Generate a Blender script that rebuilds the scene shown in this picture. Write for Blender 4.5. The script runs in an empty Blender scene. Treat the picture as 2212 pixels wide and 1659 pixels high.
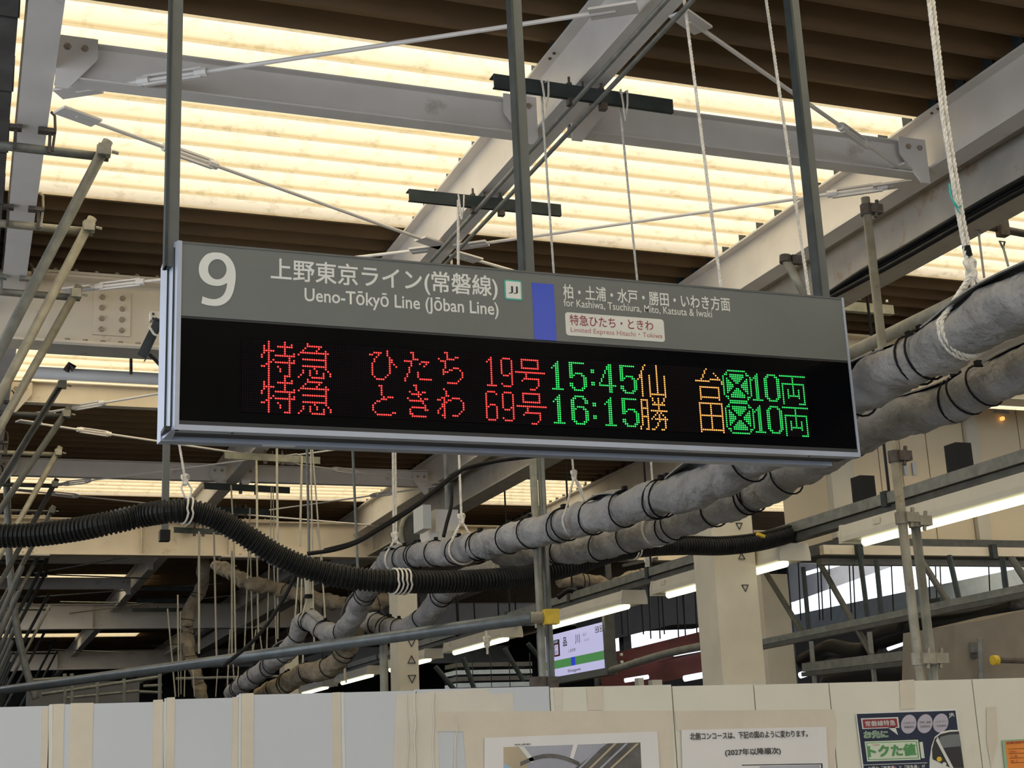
import bpy, math, random
import numpy as np
from mathutils import Vector, Matrix
random.seed(7)
S = bpy.context.scene
COL = S.collection
R = math.radians

# ------------------------------------------------ camera, sky, exposure
CP = Vector((0, 0, 1.6))
YAW, PIT, ROL, FPX = 0.37171, 0.26018, -0.044192, 3074.5
_f = Vector((math.sin(YAW)*math.cos(PIT), math.cos(YAW)*math.cos(PIT), math.sin(PIT)))
_r0 = Vector((math.cos(YAW), -math.sin(YAW), 0)); _u0 = _r0.cross(_f)
_r = _r0*math.cos(ROL) + _u0*math.sin(ROL); _u = -_r0*math.sin(ROL) + _u0*math.cos(ROL)
cam_d = bpy.data.cameras.new('camera'); cam = bpy.data.objects.new('camera', cam_d); COL.objects.link(cam)
cam.matrix_world = Matrix(((_r.x, _u.x, -_f.x, CP.x), (_r.y, _u.y, -_f.y, CP.y), (_r.z, _u.z, -_f.z, CP.z), (0, 0, 0, 1)))
cam_d.sensor_fit = 'HORIZONTAL'; cam_d.sensor_width = 36; cam_d.lens = 36*FPX/2212
cam_d.clip_end = 300; cam_d.clip_start = .05
S.camera = cam
W = bpy.data.worlds.new('sky'); S.world = W; W.use_nodes = True
nt = W.node_tree; nt.nodes.clear()
wo = nt.nodes.new('ShaderNodeOutputWorld'); bg = nt.nodes.new('ShaderNodeBackground')
tc = nt.nodes.new('ShaderNodeTexCoord'); sx = nt.nodes.new('ShaderNodeSeparateXYZ'); rp = nt.nodes.new('ShaderNodeValToRGB')
nt.links.new(tc.outputs['Generated'], sx.inputs[0]); nt.links.new(sx.outputs['Z'], rp.inputs[0])
rp.color_ramp.elements[0].position = .0; rp.color_ramp.elements[0].color = (.80, .88, 1, 1)
rp.color_ramp.elements[1].position = .7; rp.color_ramp.elements[1].color = (.92, .96, 1, 1)
nt.links.new(rp.outputs[0], bg.inputs['Color']); bg.inputs['Strength'].default_value = 2.6
nt.links.new(bg.outputs[0], wo.inputs[0])
sun_d = bpy.data.lights.new('sun', 'SUN'); sun = bpy.data.objects.new('sun', sun_d); COL.objects.link(sun)
sun_d.energy = 5.5; sun_d.angle = R(12); sun_d.color = (1, .93, .8)
sun.rotation_euler = (R(38), R(14), 0)
vs = S.view_settings; vs.view_transform = 'Standard'; vs.look = 'None'; vs.gamma = 1; vs.use_curve_mapping = False
vs.exposure = -0.25
S.cycles.max_bounces = 8; S.cycles.diffuse_bounces = 5; S.cycles.transmission_bounces = 6; S.cycles.glossy_bounces = 3
S.cycles.sample_clamp_indirect = 6; S.cycles.caustics_reflective = False; S.cycles.caustics_refractive = False

# ------------------------------------------------ measuring helpers
def ray(x, y): return _f + _r*((x-1106)/FPX) - _u*((y-829.5)/FPX)
def aY(x, y, Y): d = ray(x, y); return CP + d*(Y/d.y)
def aX(x, y, X): d = ray(x, y); return CP + d*(X/d.x)
def aZ(x, y, Z): d = ray(x, y); return CP + d*((Z-1.6)/d.z)

# ------------------------------------------------ materials
MATS = {}
def mat(name, c, rough=.55, metal=0., var=.10, sc=6., bump=0., bsc=40., dirt=None, dam=.5, spec=.5, emit=0, bd=.01):
    m = bpy.data.materials.new(name); m.use_nodes = True; n = m.node_tree; b = n.nodes['Principled BSDF']
    b.inputs['Roughness'].default_value = rough; b.inputs['Metallic'].default_value = metal
    b.inputs['Specular IOR Level'].default_value = spec
    if emit:
        b.inputs['Base Color'].default_value = (0, 0, 0, 1)
        b.inputs['Emission Color'].default_value = (*c, 1); b.inputs['Emission Strength'].default_value = emit
        MATS[name] = m; return m
    t = n.nodes.new('ShaderNodeTexCoord'); z = n.nodes.new('ShaderNodeTexNoise')
    z.inputs['Scale'].default_value = sc; z.inputs['Detail'].default_value = 5
    n.links.new(t.outputs['Object'], z.inputs['Vector'])
    r = n.nodes.new('ShaderNodeValToRGB'); r.color_ramp.elements[0].position = .35; r.color_ramp.elements[1].position = .65
    r.color_ramp.elements[0].color = (*[v*(1-var) for v in c], 1); r.color_ramp.elements[1].color = (*[min(1, v*(1+var)) for v in c], 1)
    n.links.new(z.outputs['Fac'], r.inputs[0]); out = r.outputs[0]
    if dirt:
        z2 = n.nodes.new('ShaderNodeTexNoise'); z2.inputs['Scale'].default_value = sc*.8; z2.inputs['Detail'].default_value = 8
        z2.inputs['Roughness'].default_value = .7
        n.links.new(t.outputs['Object'], z2.inputs['Vector'])
        r2 = n.nodes.new('ShaderNodeValToRGB'); r2.color_ramp.elements[0].position = dam; r2.color_ramp.elements[1].position = min(1, dam+.14)
        n.links.new(z2.outputs['Fac'], r2.inputs[0])
        mx = n.nodes.new('ShaderNodeMix'); mx.data_type = 'RGBA'
        n.links.new(r2.outputs[0], mx.inputs[0]); n.links.new(out, mx.inputs[6]); mx.inputs[7].default_value = (*dirt, 1); out = mx.outputs[2]
    n.links.new(out, b.inputs['Base Color'])
    if bump:
        z3 = n.nodes.new('ShaderNodeTexNoise'); z3.inputs['Scale'].default_value = bsc; z3.inputs['Detail'].default_value = 4
        n.links.new(t.outputs['Object'], z3.inputs['Vector'])
        bp = n.nodes.new('ShaderNodeBump'); bp.inputs['Strength'].default_value = bump; bp.inputs['Distance'].default_value = bd
        n.links.new(z3.outputs['Fac'], bp.inputs['Height']); n.links.new(bp.outputs[0], b.inputs['Normal'])
    MATS[name] = m; return m
mat('paint', (.67, .635, .595), .5, var=.06, sc=3, dirt=(.38, .33, .27), dam=.62)
mat('paint_warm', (.68, .60, .47), .5, var=.06, sc=3, dirt=(.36, .28, .19), dam=.60)
mat('paint_rust_shaded', (.42, .39, .34), .55, var=.08, sc=5, dirt=(.30, .17, .07), dam=.56)  # rust, plus a darker base that carries the big girder's shade
mat('roof_brown', (.13, .074, .026), .6, var=.12, sc=2)
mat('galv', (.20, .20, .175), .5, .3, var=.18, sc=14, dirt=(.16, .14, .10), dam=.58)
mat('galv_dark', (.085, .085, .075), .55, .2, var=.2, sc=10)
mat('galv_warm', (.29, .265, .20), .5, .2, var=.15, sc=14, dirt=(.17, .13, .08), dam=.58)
mat('rail_steel', (.13, .145, .15), .38, .5, var=.15, sc=10, dirt=(.12, .12, .11), dam=.62)
mat('clamp', (.085, .07, .058), .6, .3, var=.3, sc=30, dirt=(.11, .06, .03), dam=.55)
mat('bolt', (.33, .27, .2), .6, .1, var=.3, sc=60)
mat('rustplate', (.30, .20, .10), .7, var=.3, sc=20)
mat('channel', (.034, .043, .043), .5, .1, var=.2, sc=12, spec=.3)
mat('channel_pale', (.22, .22, .17), .5, .2, var=.2, sc=12)
mat('hanger', (.095, .10, .092), .5, .1, var=.08, sc=8)
mat('darkpanel', (.085, .08, .075), .6, .1, var=.25, sc=5)
mat('rope', (.66, .62, .54), .9, var=.15, sc=40, dirt=(.42, .38, .30), dam=.6)
mat('rope_far', (.50, .45, .34), .9, var=.1, sc=10)
mat('tarp', (.27, .262, .255), .85, var=.18, sc=6, bump=.9, bsc=11, bd=.05, spec=.25, dirt=(.18, .155, .14), dam=.56)
mat('tarp_far', (.28, .23, .16), .85, var=.25, sc=6, bump=.9, bsc=10, bd=.07, spec=.2, dirt=(.15, .12, .09), dam=.56)
mat('strap', (.006, .006, .007), .6, var=.1, spec=.15)
mat('hose', (.010, .010, .009), .42, var=.35, sc=12, dirt=(.030, .026, .017), dam=.62, spec=.28)
mat('cable', (.007, .007, .007), .45, var=.1, spec=.2)
mat('alu', (.36, .39, .46), .38, .35, var=.06, sc=5)
mat('header', (.122, .130, .120), .5, var=.04, sc=4)
mat('blackglass', (.0012, .0014, .0022), .2, var=.1, spec=.05)
mat('led_off', (.016, .011, .013), .8, var=.1, spec=.05)
mat('white_print', (.62, .62, .57), .6, var=.02)
mat('ink', (.02, .02, .02), .6, var=.02)
mat('ink_grey', (.10, .10, .10), .7, var=.05)
mat('maroon', (.25, .02, .03), .6, var=.02)
mat('maroon_soft', (.38, .13, .12), .6, var=.02)
mat('jj_green', (.06, .36, .29), .4, var=.02)
mat('blue_vinyl', (.035, .075, .50), .22, var=.03)
mat('off_print', (.60, .59, .53), .5, var=.02)
mat('red_led', (1, .045, .04), emit=2.3)
mat('amber_led', (1, .42, .09), emit=1.9)
mat('green_led', (.03, 1, .17), emit=1.15)
mat('hoard', (.53, .545, .555), .5, var=.02, sc=2)
mat('hoard_cream', (.66, .625, .51), .5, var=.03, sc=3, dirt=(.58, .53, .40), dam=.64)
mat('tape', (.60, .53, .41), .55, var=.05, sc=6, bump=.3, bsc=14)
mat('tape_pale', (.63, .57, .47), .5, var=.06, sc=4, bump=.5, bsc=8)
mat('yellow', (.62, .42, .02), .45, var=.12, sc=25, dirt=(.25, .18, .05), dam=.62)
mat('tube_light', (1, .97, .62), emit=3.2)
mat('cream_wall', (.72, .60, .40), .5, var=.03, sc=2)
mat('fixture', (.60, .56, .46), .5, var=.04)
mat('concrete', (.62, .57, .45), .75, var=.06, sc=3, dirt=(.40, .35, .26), dam=.62)
mat('redsteel', (.085, .014, .012), .55, .1, var=.25, sc=4)
mat('screen', (.66, .64, .95), emit=.85)
mat('sgreen', (.08, .30, .08), emit=.8)
mat('sblue', (.02, .05, .75), emit=.8)
mat('farwall', (.17, .165, .17), .7, var=.06)
mat('farblue', (.72, .83, .97), .6, var=.06)
mat('floor', (.24, .24, .24), .7, var=.1, sc=2)
mat('teal', (.05, .36, .33), .7)
mat('paper', (.70, .67, .64), .6, var=.02)
mat('navy', (.005, .012, .035), .6, var=.02)
mat('poster_green', (.07, .26, .07), .5, var=.02)
mat('poster_pale', (.58, .63, .48), .5, var=.02)
mat('lilac', (.42, .38, .43), .5, var=.02)
mat('orange', (.75, .24, .03), .5, var=.04)
mat('poster_orange_edge', (.28, .42, .26), .5)
mat('glass_grey', (.14, .15, .14), .3, var=.05)
mat('render_sky', (.34, .34, .38), .5, var=.12, sc=6)
mat('render_beige', (.42, .34, .22), .5, var=.1, sc=6)
mat('render_dark', (.09, .08, .07), .5, var=.4, sc=14)
mat('render_blue', (.30, .42, .52), .5, var=.05)
mat('backstop', (.03, .028, .026), .9, var=.2)

m = bpy.data.materials.new('skylight'); m.use_nodes = True; n = m.node_tree; n.nodes.clear()
o = n.nodes.new('ShaderNodeOutputMaterial'); tl = n.nodes.new('ShaderNodeBsdfTranslucent'); df = n.nodes.new('ShaderNodeBsdfDiffuse')
mx = n.nodes.new('ShaderNodeMixShader'); mx.inputs[0].default_value = .3
t = n.nodes.new('ShaderNodeTexCoord'); mp = n.nodes.new('ShaderNodeMapping'); mp.inputs['Scale'].default_value = (4, 1.2, 4)
z = n.nodes.new('ShaderNodeTexNoise'); z.inputs['Scale'].default_value = 2; z.inputs['Detail'].default_value = 9; z.inputs['Roughness'].default_value = .72
r = n.nodes.new('ShaderNodeValToRGB'); r.color_ramp.elements[0].position = .52; r.color_ramp.elements[1].position = .80
r.color_ramp.elements[0].color = (.98, .89, .69, 1); r.color_ramp.elements[1].color = (.55, .45, .29, 1)
n.links.new(t.outputs['Object'], mp.inputs[0]); n.links.new(mp.outputs[0], z.inputs['Vector']); n.links.new(z.outputs['Fac'], r.inputs[0])
sz = n.nodes.new('ShaderNodeSeparateXYZ'); n.links.new(t.outputs['Object'], sz.inputs[0])
rz = n.nodes.new('ShaderNodeValToRGB'); rz.color_ramp.elements[0].position = .01; rz.color_ramp.elements[1].position = .04
rz.color_ramp.elements[0].color = (.84, .76, .60, 1); rz.color_ramp.elements[1].color = (1, 1, 1, 1)   # dirt settled in the valleys
n.links.new(sz.outputs['Z'], rz.inputs[0])
mz = n.nodes.new('ShaderNodeMix'); mz.data_type = 'RGBA'; mz.blend_type = 'MULTIPLY'; mz.inputs[0].default_value = 1
n.links.new(r.outputs[0], mz.inputs[6]); n.links.new(rz.outputs[0], mz.inputs[7])
n.links.new(mz.outputs[2], tl.inputs[0]); n.links.new(mz.outputs[2], df.inputs[0])
n.links.new(tl.outputs[0], mx.inputs[1]); n.links.new(df.outputs[0], mx.inputs[2]); n.links.new(mx.outputs[0], o.inputs[0])
MATS['skylight'] = m

# ------------------------------------------------ mesh helpers
class MB:
    def __init__(s): s.v = []; s.f = []
    def add(s, vs, fs):
        b = len(s.v); s.v += [tuple(v) for v in vs]; s.f += [tuple(i+b for i in f) for f in fs]; return s
    def box(s, a, b):
        x0, x1 = sorted((a[0], b[0])); y0, y1 = sorted((a[1], b[1])); z0, z1 = sorted((a[2], b[2]))
        v = [(x0,y0,z0),(x1,y0,z0),(x1,y1,z0),(x0,y1,z0),(x0,y0,z1),(x1,y0,z1),(x1,y1,z1),(x0,y1,z1)]
        return s.add(v, [(0,3,2,1),(4,5,6,7),(0,1,5,4),(1,2,6,5),(2,3,7,6),(3,0,4,7)])
    def obox(s, p, q, w, h, up=(0,0,1)):        # oriented box from p to q
        p, q = Vector(p), Vector(q); d = (q-p).normalized(); up = Vector(up)
        sd = d.cross(up)
        if sd.length < 1e-4: sd = d.cross(Vector((1,0,0)))
        sd.normalize(); u = sd.cross(d)
        v = [e + sd*(a*w/2) + u*(b*h/2) for e in (p, q) for a, b in ((-1,-1),(1,-1),(1,1),(-1,1))]
        return s.add(v, [(3,2,1,0),(4,5,6,7),(0,1,5,4),(1,2,6,5),(2,3,7,6),(3,0,4,7)])
    def tube(s, pts, r, n=10, caps=True, closed=False):
        pts = [Vector(p) for p in pts]; N = len(pts)
        rs = r if isinstance(r, (list, tuple)) else [r]*N
        T = []
        for i in range(N):
            a = pts[i-1] if (i > 0 or closed) else pts[0]; b = pts[(i+1) % N] if (i < N-1 or closed) else pts[-1]
            T.append((b-a).normalized())
        u = T[0].cross(Vector((0,0,1)))
        if u.length < .05: u = T[0].cross(Vector((0,1,0)))
        u.normalize(); vs = []
        for i in range(N):
            u = (u - T[i]*u.dot(T[i])); u.normalize(); w = T[i].cross(u)
            vs += [pts[i] + (u*math.cos(2*math.pi*k/n) + w*math.sin(2*math.pi*k/n))*rs[i] for k in range(n)]
        fs = []
        for i in range(N if closed else N-1):
            j = (i+1) % N
            for k in range(n): fs.append((i*n+k, i*n+(k+1)%n, j*n+(k+1)%n, j*n+k))
        if caps and not closed: fs += [tuple(range(n))[::-1], tuple((N-1)*n+k for k in range(n))]
        return s.add(vs, fs)
    def prism(s, poly, fn, d0, d1):               # poly 2-D, fn(u,v,d)->3-D
        n_ = len(poly); v = [fn(a, b, d0) for a, b in poly] + [fn(a, b, d1) for a, b in poly]
        return s.add(v, [tuple(range(n_)), tuple(range(n_, 2*n_))[::-1]] + [(i, i+n_, (i+1)%n_+n_, (i+1)%n_) for i in range(n_)])
    def mesh(s, name, mt, smooth=False):
        me = bpy.data.meshes.new(name); me.from_pydata(s.v, [], s.f)
        me.materials.append(MATS[mt] if isinstance(mt, str) else mt)
        if smooth: me.polygons.foreach_set('use_smooth', [True]*len(me.polygons))
        me.update(); return me
    def build(s, name, mt, parent=None, smooth=False, loc=None, **tags):
        me = s.mesh(name, mt, smooth)
        return place(me, name, parent, loc, **tags)
def place(me, name, parent=None, loc=None, label=None, cat=None, group=None, kind=None, rot=None):
    if loc is None and parent is None and me is not None and len(me.vertices):   # origin at the base of the thing
        co = np.empty(len(me.vertices)*3); me.vertices.foreach_get('co', co); co = co.reshape(-1, 3)
        c = (co.min(0)+co.max(0))/2; c[2] = co.min(0)[2]
        co -= c; me.vertices.foreach_set('co', co.ravel()); me.update(); loc = c
    ob = bpy.data.objects.new(name, me); COL.objects.link(ob)
    if loc is not None: ob.location = loc
    if rot is not None: ob.rotation_euler = rot
    if parent is not None:
        ob.parent = parent
        if loc is None: # geometry is in world coordinates
            ob.matrix_parent_inverse = parent_inv(parent)
    tag(ob, label, cat, group, kind); return ob
def parent_inv(p):
    t = Vector((0,0,0)); q = p
    M_ = Matrix.Identity(4)
    chain = []
    while q is not None: chain.append(q); q = q.parent
    for q in reversed(chain): M_ = M_ @ q.matrix_parent_inverse @ Matrix.Translation(q.location) @ q.rotation_euler.to_matrix().to_4x4()
    return M_.inverted()
def tag(o, label=None, cat=None, group=None, kind=None):
    if label: o['label'] = label
    if cat: o['category'] = cat
    if group: o['group'] = group
    if kind: o['kind'] = kind
    return o
def empty(name, loc, label=None, cat=None, group=None, kind=None):
    o = bpy.data.objects.new(name, None); COL.objects.link(o); o.location = loc; o.empty_display_size = .1
    return tag(o, label, cat, group, kind)
def lerp(a, b, t): return Vector(a)*(1-t) + Vector(b)*t
def smoothpath(pts, n=8):                           # Catmull-Rom
    P = [Vector(p) for p in pts]; P = [P[0]*2-P[1]] + P + [P[-1]*2-P[-2]]; out = []
    for i in range(1, len(P)-2):
        for k in range(n):
            t = k/n; a, b, c, d = P[i-1], P[i], P[i+1], P[i+2]
            out.append(.5*((2*b) + (c-a)*t + (2*a-5*b+4*c-d)*t*t + (3*b-a-3*c+d)*t**3))
    out.append(P[-2]); return out
def resample(pts, step):
    out = [pts[0]]; acc = 0
    for a, b in zip(pts[:-1], pts[1:]):
        L = (b-a).length
        while acc + L >= step and L > 0:
            t = (step-acc)/L; a = a.lerp(b, t); out.append(a.copy()); L = (b-a).length; acc = 0
        acc += L
    return out
def twist(mb, pts, r, pitch=None, n=5):            # a three-strand rope
    pitch = pitch or r*7; P = resample([Vector(p) for p in pts], pitch/8)
    if len(P) < 3: return mb.tube(pts, r, 6)
    for s_ in range(3):
        q = []; u = None
        for i, p in enumerate(P):
            T = (P[min(i+1, len(P)-1)] - P[max(i-1, 0)]).normalized()
            if u is None: u = T.cross(Vector((0, 1, .1))); u.normalize()
            u = u - T*u.dot(T); u.normalize(); w = T.cross(u); a = 2*math.pi*(i/8 + s_/3)
            q.append(p + (u*math.cos(a)+w*math.sin(a))*r*.48)
        mb.tube(q, r*.56, n)
    return mb
def bolt(parent, p, axis, r=.012, h=.012, mt='bolt'):
    a = Vector(axis); MB().tube([p, Vector(p)+a*h], r, 6).build('bolt', mt, parent)
def text_mesh(s, off=0.0):
    cjk = any(ord(q) > 0x3000 for q in s)
    if cjk and off > 0:                       # heavier strokes: overlapping copies, glyph outlines stay clean
        me0, co0 = text_mesh(s, 0); n0 = len(co0); V_, F_ = [], []; fl = [tuple(p.vertices) for p in me0.polygons]
        for i_, (a_, b_) in enumerate(((-1,-1),(1,-1),(1,1),(-1,1),(0,0))):
            V_ += [(x+a_*off, y+b_*off, i_*.00006) for x, y, z in co0]; F_ += [tuple(v+i_*n0 for v in f) for f in fl]
        me = bpy.data.meshes.new('t'); me.from_pydata(V_, [], F_); return me, np.array(V_, dtype=float)
    c = bpy.data.curves.new('t', 'FONT'); c.body = s; c.size = 1; c.offset = off; c.resolution_u = 3
    o = bpy.data.objects.new('t', c); COL.objects.link(o)
    dg = bpy.context.evaluated_depsgraph_get(); me = bpy.data.meshes.new_from_object(o.evaluated_get(dg))
    bpy.data.objects.remove(o); bpy.data.curves.remove(c)
    co = np.empty(len(me.vertices)*3); me.vertices.foreach_get('co', co); co = co.reshape(-1, 3); return me, co
def text_on(s, O, U, V, w, h, mt, parent, off=0., name='lettering', shear=0, label=None):
    """text fitted into the rectangle from O (lower left), w along U and h along V"""
    me, co = text_mesh(s, off); mn, mxx = co.min(0), co.max(0); sp = np.maximum(mxx-mn, 1e-6)
    a = (co[:, 0]-mn[0])/sp[0]*w; b = (co[:, 1]-mn[1])/sp[1]*h
    O, U, V = np.array(O), np.array(U), np.array(V)
    q = O + a[:, None]*U + (b + shear*a)[:, None]*V + co[:, 2:3]*np.cross(U, V)
    me.vertices.foreach_set('co', q.ravel()); me.materials.clear(); me.materials.append(MATS[mt]); me.update()
    return place(me, name, parent, label=label)
def rrect(x0, x1, z0, z1, r, n=5):
    out = []
    for cx, cz, a0 in ((x1-r, z1-r, 0), (x0+r, z1-r, 90), (x0+r, z0+r, 180), (x1-r, z0+r, 270)):
        for k in range(n+1):
            a = R(a0+90*k/n); out.append((cx+r*math.cos(a), cz+r*math.sin(a)))
    return out
# ================================================ THE SETTING
floor = MB().box((-3.2, -14, -.2), (16, 11, 0)).build('floor', 'floor', kind='structure')
MB().box((-3.2, 11, -.2), (16, 50, -.02)).build('floor', mat('far_floor_dark', (.07, .062, .052), .9, var=.3, sc=8, bump=.5), kind='structure')  # unseen far floor, added dark to keep bounce light down
ceil = empty('ceiling', (0, 0, 5.3), kind='structure')
tag(ceil, 'folded plate canopy roof, brown steel sheets with pale translucent skylight sheets')
def rib_mesh(name, mt):
    mb = MB(); x0, x1 = -3, 16
    prof = []
    for k in range(2):
        b = k*.5
        prof += [(b, 0), (b+.06, 0), (b+.17, .25), (b+.39, .25)]
    prof.append((1, 0))
    for (a, za), (b, zb) in zip(prof[:-1], prof[1:]):
        mb.add([(x0, a, za), (x1, a, za), (x1, b, zb), (x0, b, zb)], [(0, 1, 2, 3)])
    return mb.mesh(name, mt)
dk, sl = rib_mesh('roof_sheet', 'roof_brown'), rib_mesh('skylight_sheet', 'skylight')
def sheets(me, name, y0, n_, L):
    for i in range(n_):
        o = place(me, name, ceil, loc=(0, y0+i*L, 0)); o.scale = (1, L, .5)
def part(me, name, y0, n_, L, xa, xb):              # sheets covering only xa..xb
    for i in range(n_):
        o = place(me, name, ceil, loc=(xa+3*(xb-xa)/19, y0+i*L, 0)); o.scale = ((xb-xa)/19, L, .5)
D, K = (dk, 'roof_sheet'), (sl, 'skylight_sheet')
for base in (-20, -10, 0):
    sheets(*K, base+1.9, 5, .51); sheets(*D, base+4.45, 4, .52); sheets(*K, base+6.53, 5, .51); sheets(*D, base+9.08, 6, .47)
sheets(*K, 11.9, 5, .51); sheets(*D, 14.45, 6, .525); sheets(*K, 17.6, 4, .475); sheets(*D, 19.5, 15, .52)
part(*K, 27.3, 3, .5, .2, 3.25); part(*D, 27.3, 3, .5, 3.25, 5.6); part(*K, 27.3, 3, .5, 5.6, 6.3); part(*D, 27.3, 3, .5, 6.3, 16); part(*D, 27.3, 3, .5, -3, .2)
sheets(*D, 28.8, 19, .511); part(*K, 38.5, 2, .5, .2, 4.3); part(*D, 38.5, 2, .5, 4.3, 16); sheets(*D, 39.5, 21, .5)
MB().box((-3.2, 50, 0), (16, 50.2, 5.6)).build('wall_back', 'backstop', kind='structure')

# ================================================ ROOF STEEL
def hbeam(a, b, w, h, tf=.014, tw=.012):           # a, b: middle of the bottom flange underside
    mb = MB(); a, b = Vector(a), Vector(b)
    for z, ww, hh in ((tf/2, w, tf), (h/2, tw, h-2*tf), (h-tf/2, w, tf)):
        mb.obox(a+Vector((0,0,z)), b+Vector((0,0,z)), ww, hh)
    return mb
beams_x = [(.195, 'leftmost long roof beam beside the dark panel row', 10), (2.825, 'middle long roof beam running above the departure board', 50),
           (5.29, 'right long roof beam at upper right above the big girder', 50), (8.0, 'fourth long roof beam beyond the big girder, nearly covered', 50)]
saddle_me = None
for X, lab, ye in beams_x:
    bm_ = hbeam((X, -13, 4.9), (X, 50, 4.9), .15, .36).build('roof_beam', 'paint', label='grey painted steel '+lab, cat='beam')
    mb = MB()                                       # saddles under every rib of the roof sheets
    for k in range(-10, 150):
        y = 1.9+.255*k + .1; mb.box((X-.03, y-.01, 5.262), (X-.015, y+.07, 5.42))
    mb.build('saddle', 'channel', bm_, kind='stuff')
    for yy in (6.3, 6.36): bolt(bm_, (X-.045, yy, 5.246), (0, 0, -1), .009, .008, 'clamp')
# cross girders every ten metres, with splice plates and bolts
for gi, Y in enumerate((10.05, 20.0, 30.0, 41.0)):
    lab = ['deep grey cross girder behind the left end of the departure board, bolted splice plate',
           'deep cream cross girder behind the black corrugated hose', 'deep cross girder far behind the ropes, third from the front',
           'deep grey cross girder at the far end of the platform'][gi]
    g = hbeam((-2.5, Y, 4.56), (15.5, Y, 4.56), .24, .50, .018, .014).build('cross_girder', 'paint_warm' if gi in (0, 1) else 'paint', label=lab, cat='girder')
    for xc in ((.87,) if gi == 0 else (.62, 3.75) if gi == 1 else (.9,)):
        w1 = MB().box((xc-.13, Y-.02, 4.66), (xc+.13, Y-.008, 4.98)).build('splice_plate', 'paint_warm', g)
        w2 = MB().box((xc-.55, Y-.13, 5.062), (xc+.35, Y+.13, 5.082)).build('splice_plate', 'paint_warm', g)
        w3 = MB().box((xc-.45, Y-.13, 4.54), (xc+.4, Y+.13, 4.558)).build('splice_plate', 'paint_rust_shaded', g)
        if gi < 2:
            for c_ in (-.07, .07):
                for r_ in range(4): bolt(w1, (xc+c_, Y-.02, 4.70+r_*.08), (0, -1, 0), .02, .016)
            for k in range(6): bolt(w2, (xc-.4+k*.14, Y-.1, 5.082), (0, 0, 1), .018, .02)
            for k in range(5): bolt(w3, (xc-.3+k*.12, Y-.08, 4.578), (0, 0, 1), .018, .02)
    for xs in (2.2, 3.4) if gi == 1 else (2.4,):
        MB().box((xs, Y-.12, 4.58), (xs+.012, Y, 5.04)).build('stiffener', 'paint_warm', g)
# purlins between the long beams
def gusset(par, X, Y, side, mt='paint'):
    gp = MB().prism([(X, 5.08), (X+side*.19, 5.08), (X+side*.19, 4.97), (X+side*.06, 4.80), (X, 4.80)], lambda a, b, d: (a, d, b), Y-.055, Y-.045).build('gusset_plate', mt, par)
    for k in (.05, .13): bolt(gp, (X+side*k, Y-.055, 5.02), (0, -1, 0), .017, .012, 'bolt')
pl = [((.27, 2.75), 6.56, 'light grey purlin across the nearest skylight, left of the middle beam'),
      ((2.9, 5.2), 6.45, 'light grey purlin across the nearest skylight, right of the middle beam'),
      ((.27, 2.75), 13.06, 'sunlit tan purlin below the second skylight at left'), ((2.9, 5.2), 13.06, 'tan purlin of the second skylight right of the middle beam, mostly covered by the board'),
      ((.27, 2.75), 16.35, 'shaded grey purlin above the low skylight strip at left'), ((2.9, 5.2), 16.35, 'shaded grey purlin above the low skylight strip, right of the beam'),
      ((.27, 2.75), 23.1, 'far purlin beyond the cream girder, left part'), ((.27, 2.75), 26.3, 'far purlin above the thin skylight line at left'),
      ((.27, 2.75), 33.2, 'farthest purlin behind the scaffold lattice')]
for (xa, xb), Y, lab in pl:
    p = hbeam((xa, Y, 4.86 if Y < 7 else 4.9), (xb, Y, 4.86 if Y < 7 else 4.9), .10, .20, .009, .008).build('purlin', 'paint_warm' if Y == 13.06 else 'paint', label=lab, cat='purlin')  # warm paint puts the sunlight on the tan purlins into their colour
    if Y < 27:
        gusset(p, xa, Y, 1, 'paint_warm' if Y == 13.06 else 'paint'); gusset(p, xb, Y, -1)
# big girder on the column line
g = hbeam((5.52, -13, 4.58), (5.52, 50, 4.58), .26, .40, .018, .014).build('main_girder', 'paint_rust_shaded', label='rust streaked big girder at upper right running along the platform', cat='girder')
MB().box((5.38, -13, 4.97), (5.66, 50, 4.99)).build('cover_plate', 'paint_rust_shaded', g)
g = hbeam((8.5, -13, 4.58), (8.5, 50, 4.58), .26, .40, .018, .014).build('main_girder', 'paint', label='second big girder beyond the cream cabinets', cat='girder')
# dark panel row at upper left
pr = empty('cable_duct', (-.3, 8, 4.98), 'dark grey metal duct of long panels along the left edge', 'duct')
yy = -3.0
while yy < 11:
    L = .77
    MB().box((-.9, yy+.012, 4.99), (.085, yy+L-.012, 5.2)).build('panel', 'darkpanel', pr)
    MB().box((-.88, yy-.012, 5.0), (.092, yy+.012, 5.19)).build('joint_strip', 'backstop', pr); yy += L

# brace rods with turnbuckles
def brace(a, b, lab, tb=.22, r=.011, mt='paint', plates=(1, 1), tbl=.3):
    a, b = Vector(a), Vector(b); d = (b-a).normalized()
    o = MB().tube([a, b], r, 8).build('brace_rod', mt, label=lab, cat='rod')
    if tb:
        c = a.lerp(b, tb); s_ = d.cross(Vector((0,0,1))).normalized()
        m_ = MB()
        for k in (-1, 1): m_.obox(c-d*tbl/2+Vector((0,0,k*.022)), c+d*tbl/2+Vector((0,0,k*.022)), .02, .012)
        for e in (-1, 1): m_.tube([c+d*(tbl/2*e)-d*.03, c+d*(tbl/2*e)+d*.03], .024, 8)
        m_.build('turnbuckle', mt, o)
    for k, (e, dd) in enumerate(((a, d), (b, -d))):
        if plates[k]: MB().obox(e-dd*.10, e+dd*.12, .10, .012, up=(0, 0, 1)).build('end_plate', mt, o)
    return o
Z = 4.88
brace(aZ(165,197,Z), aZ(1330,22,Z), 'thin steel brace rod rising from the left beam to the middle beam over the skylight', .19)
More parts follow.
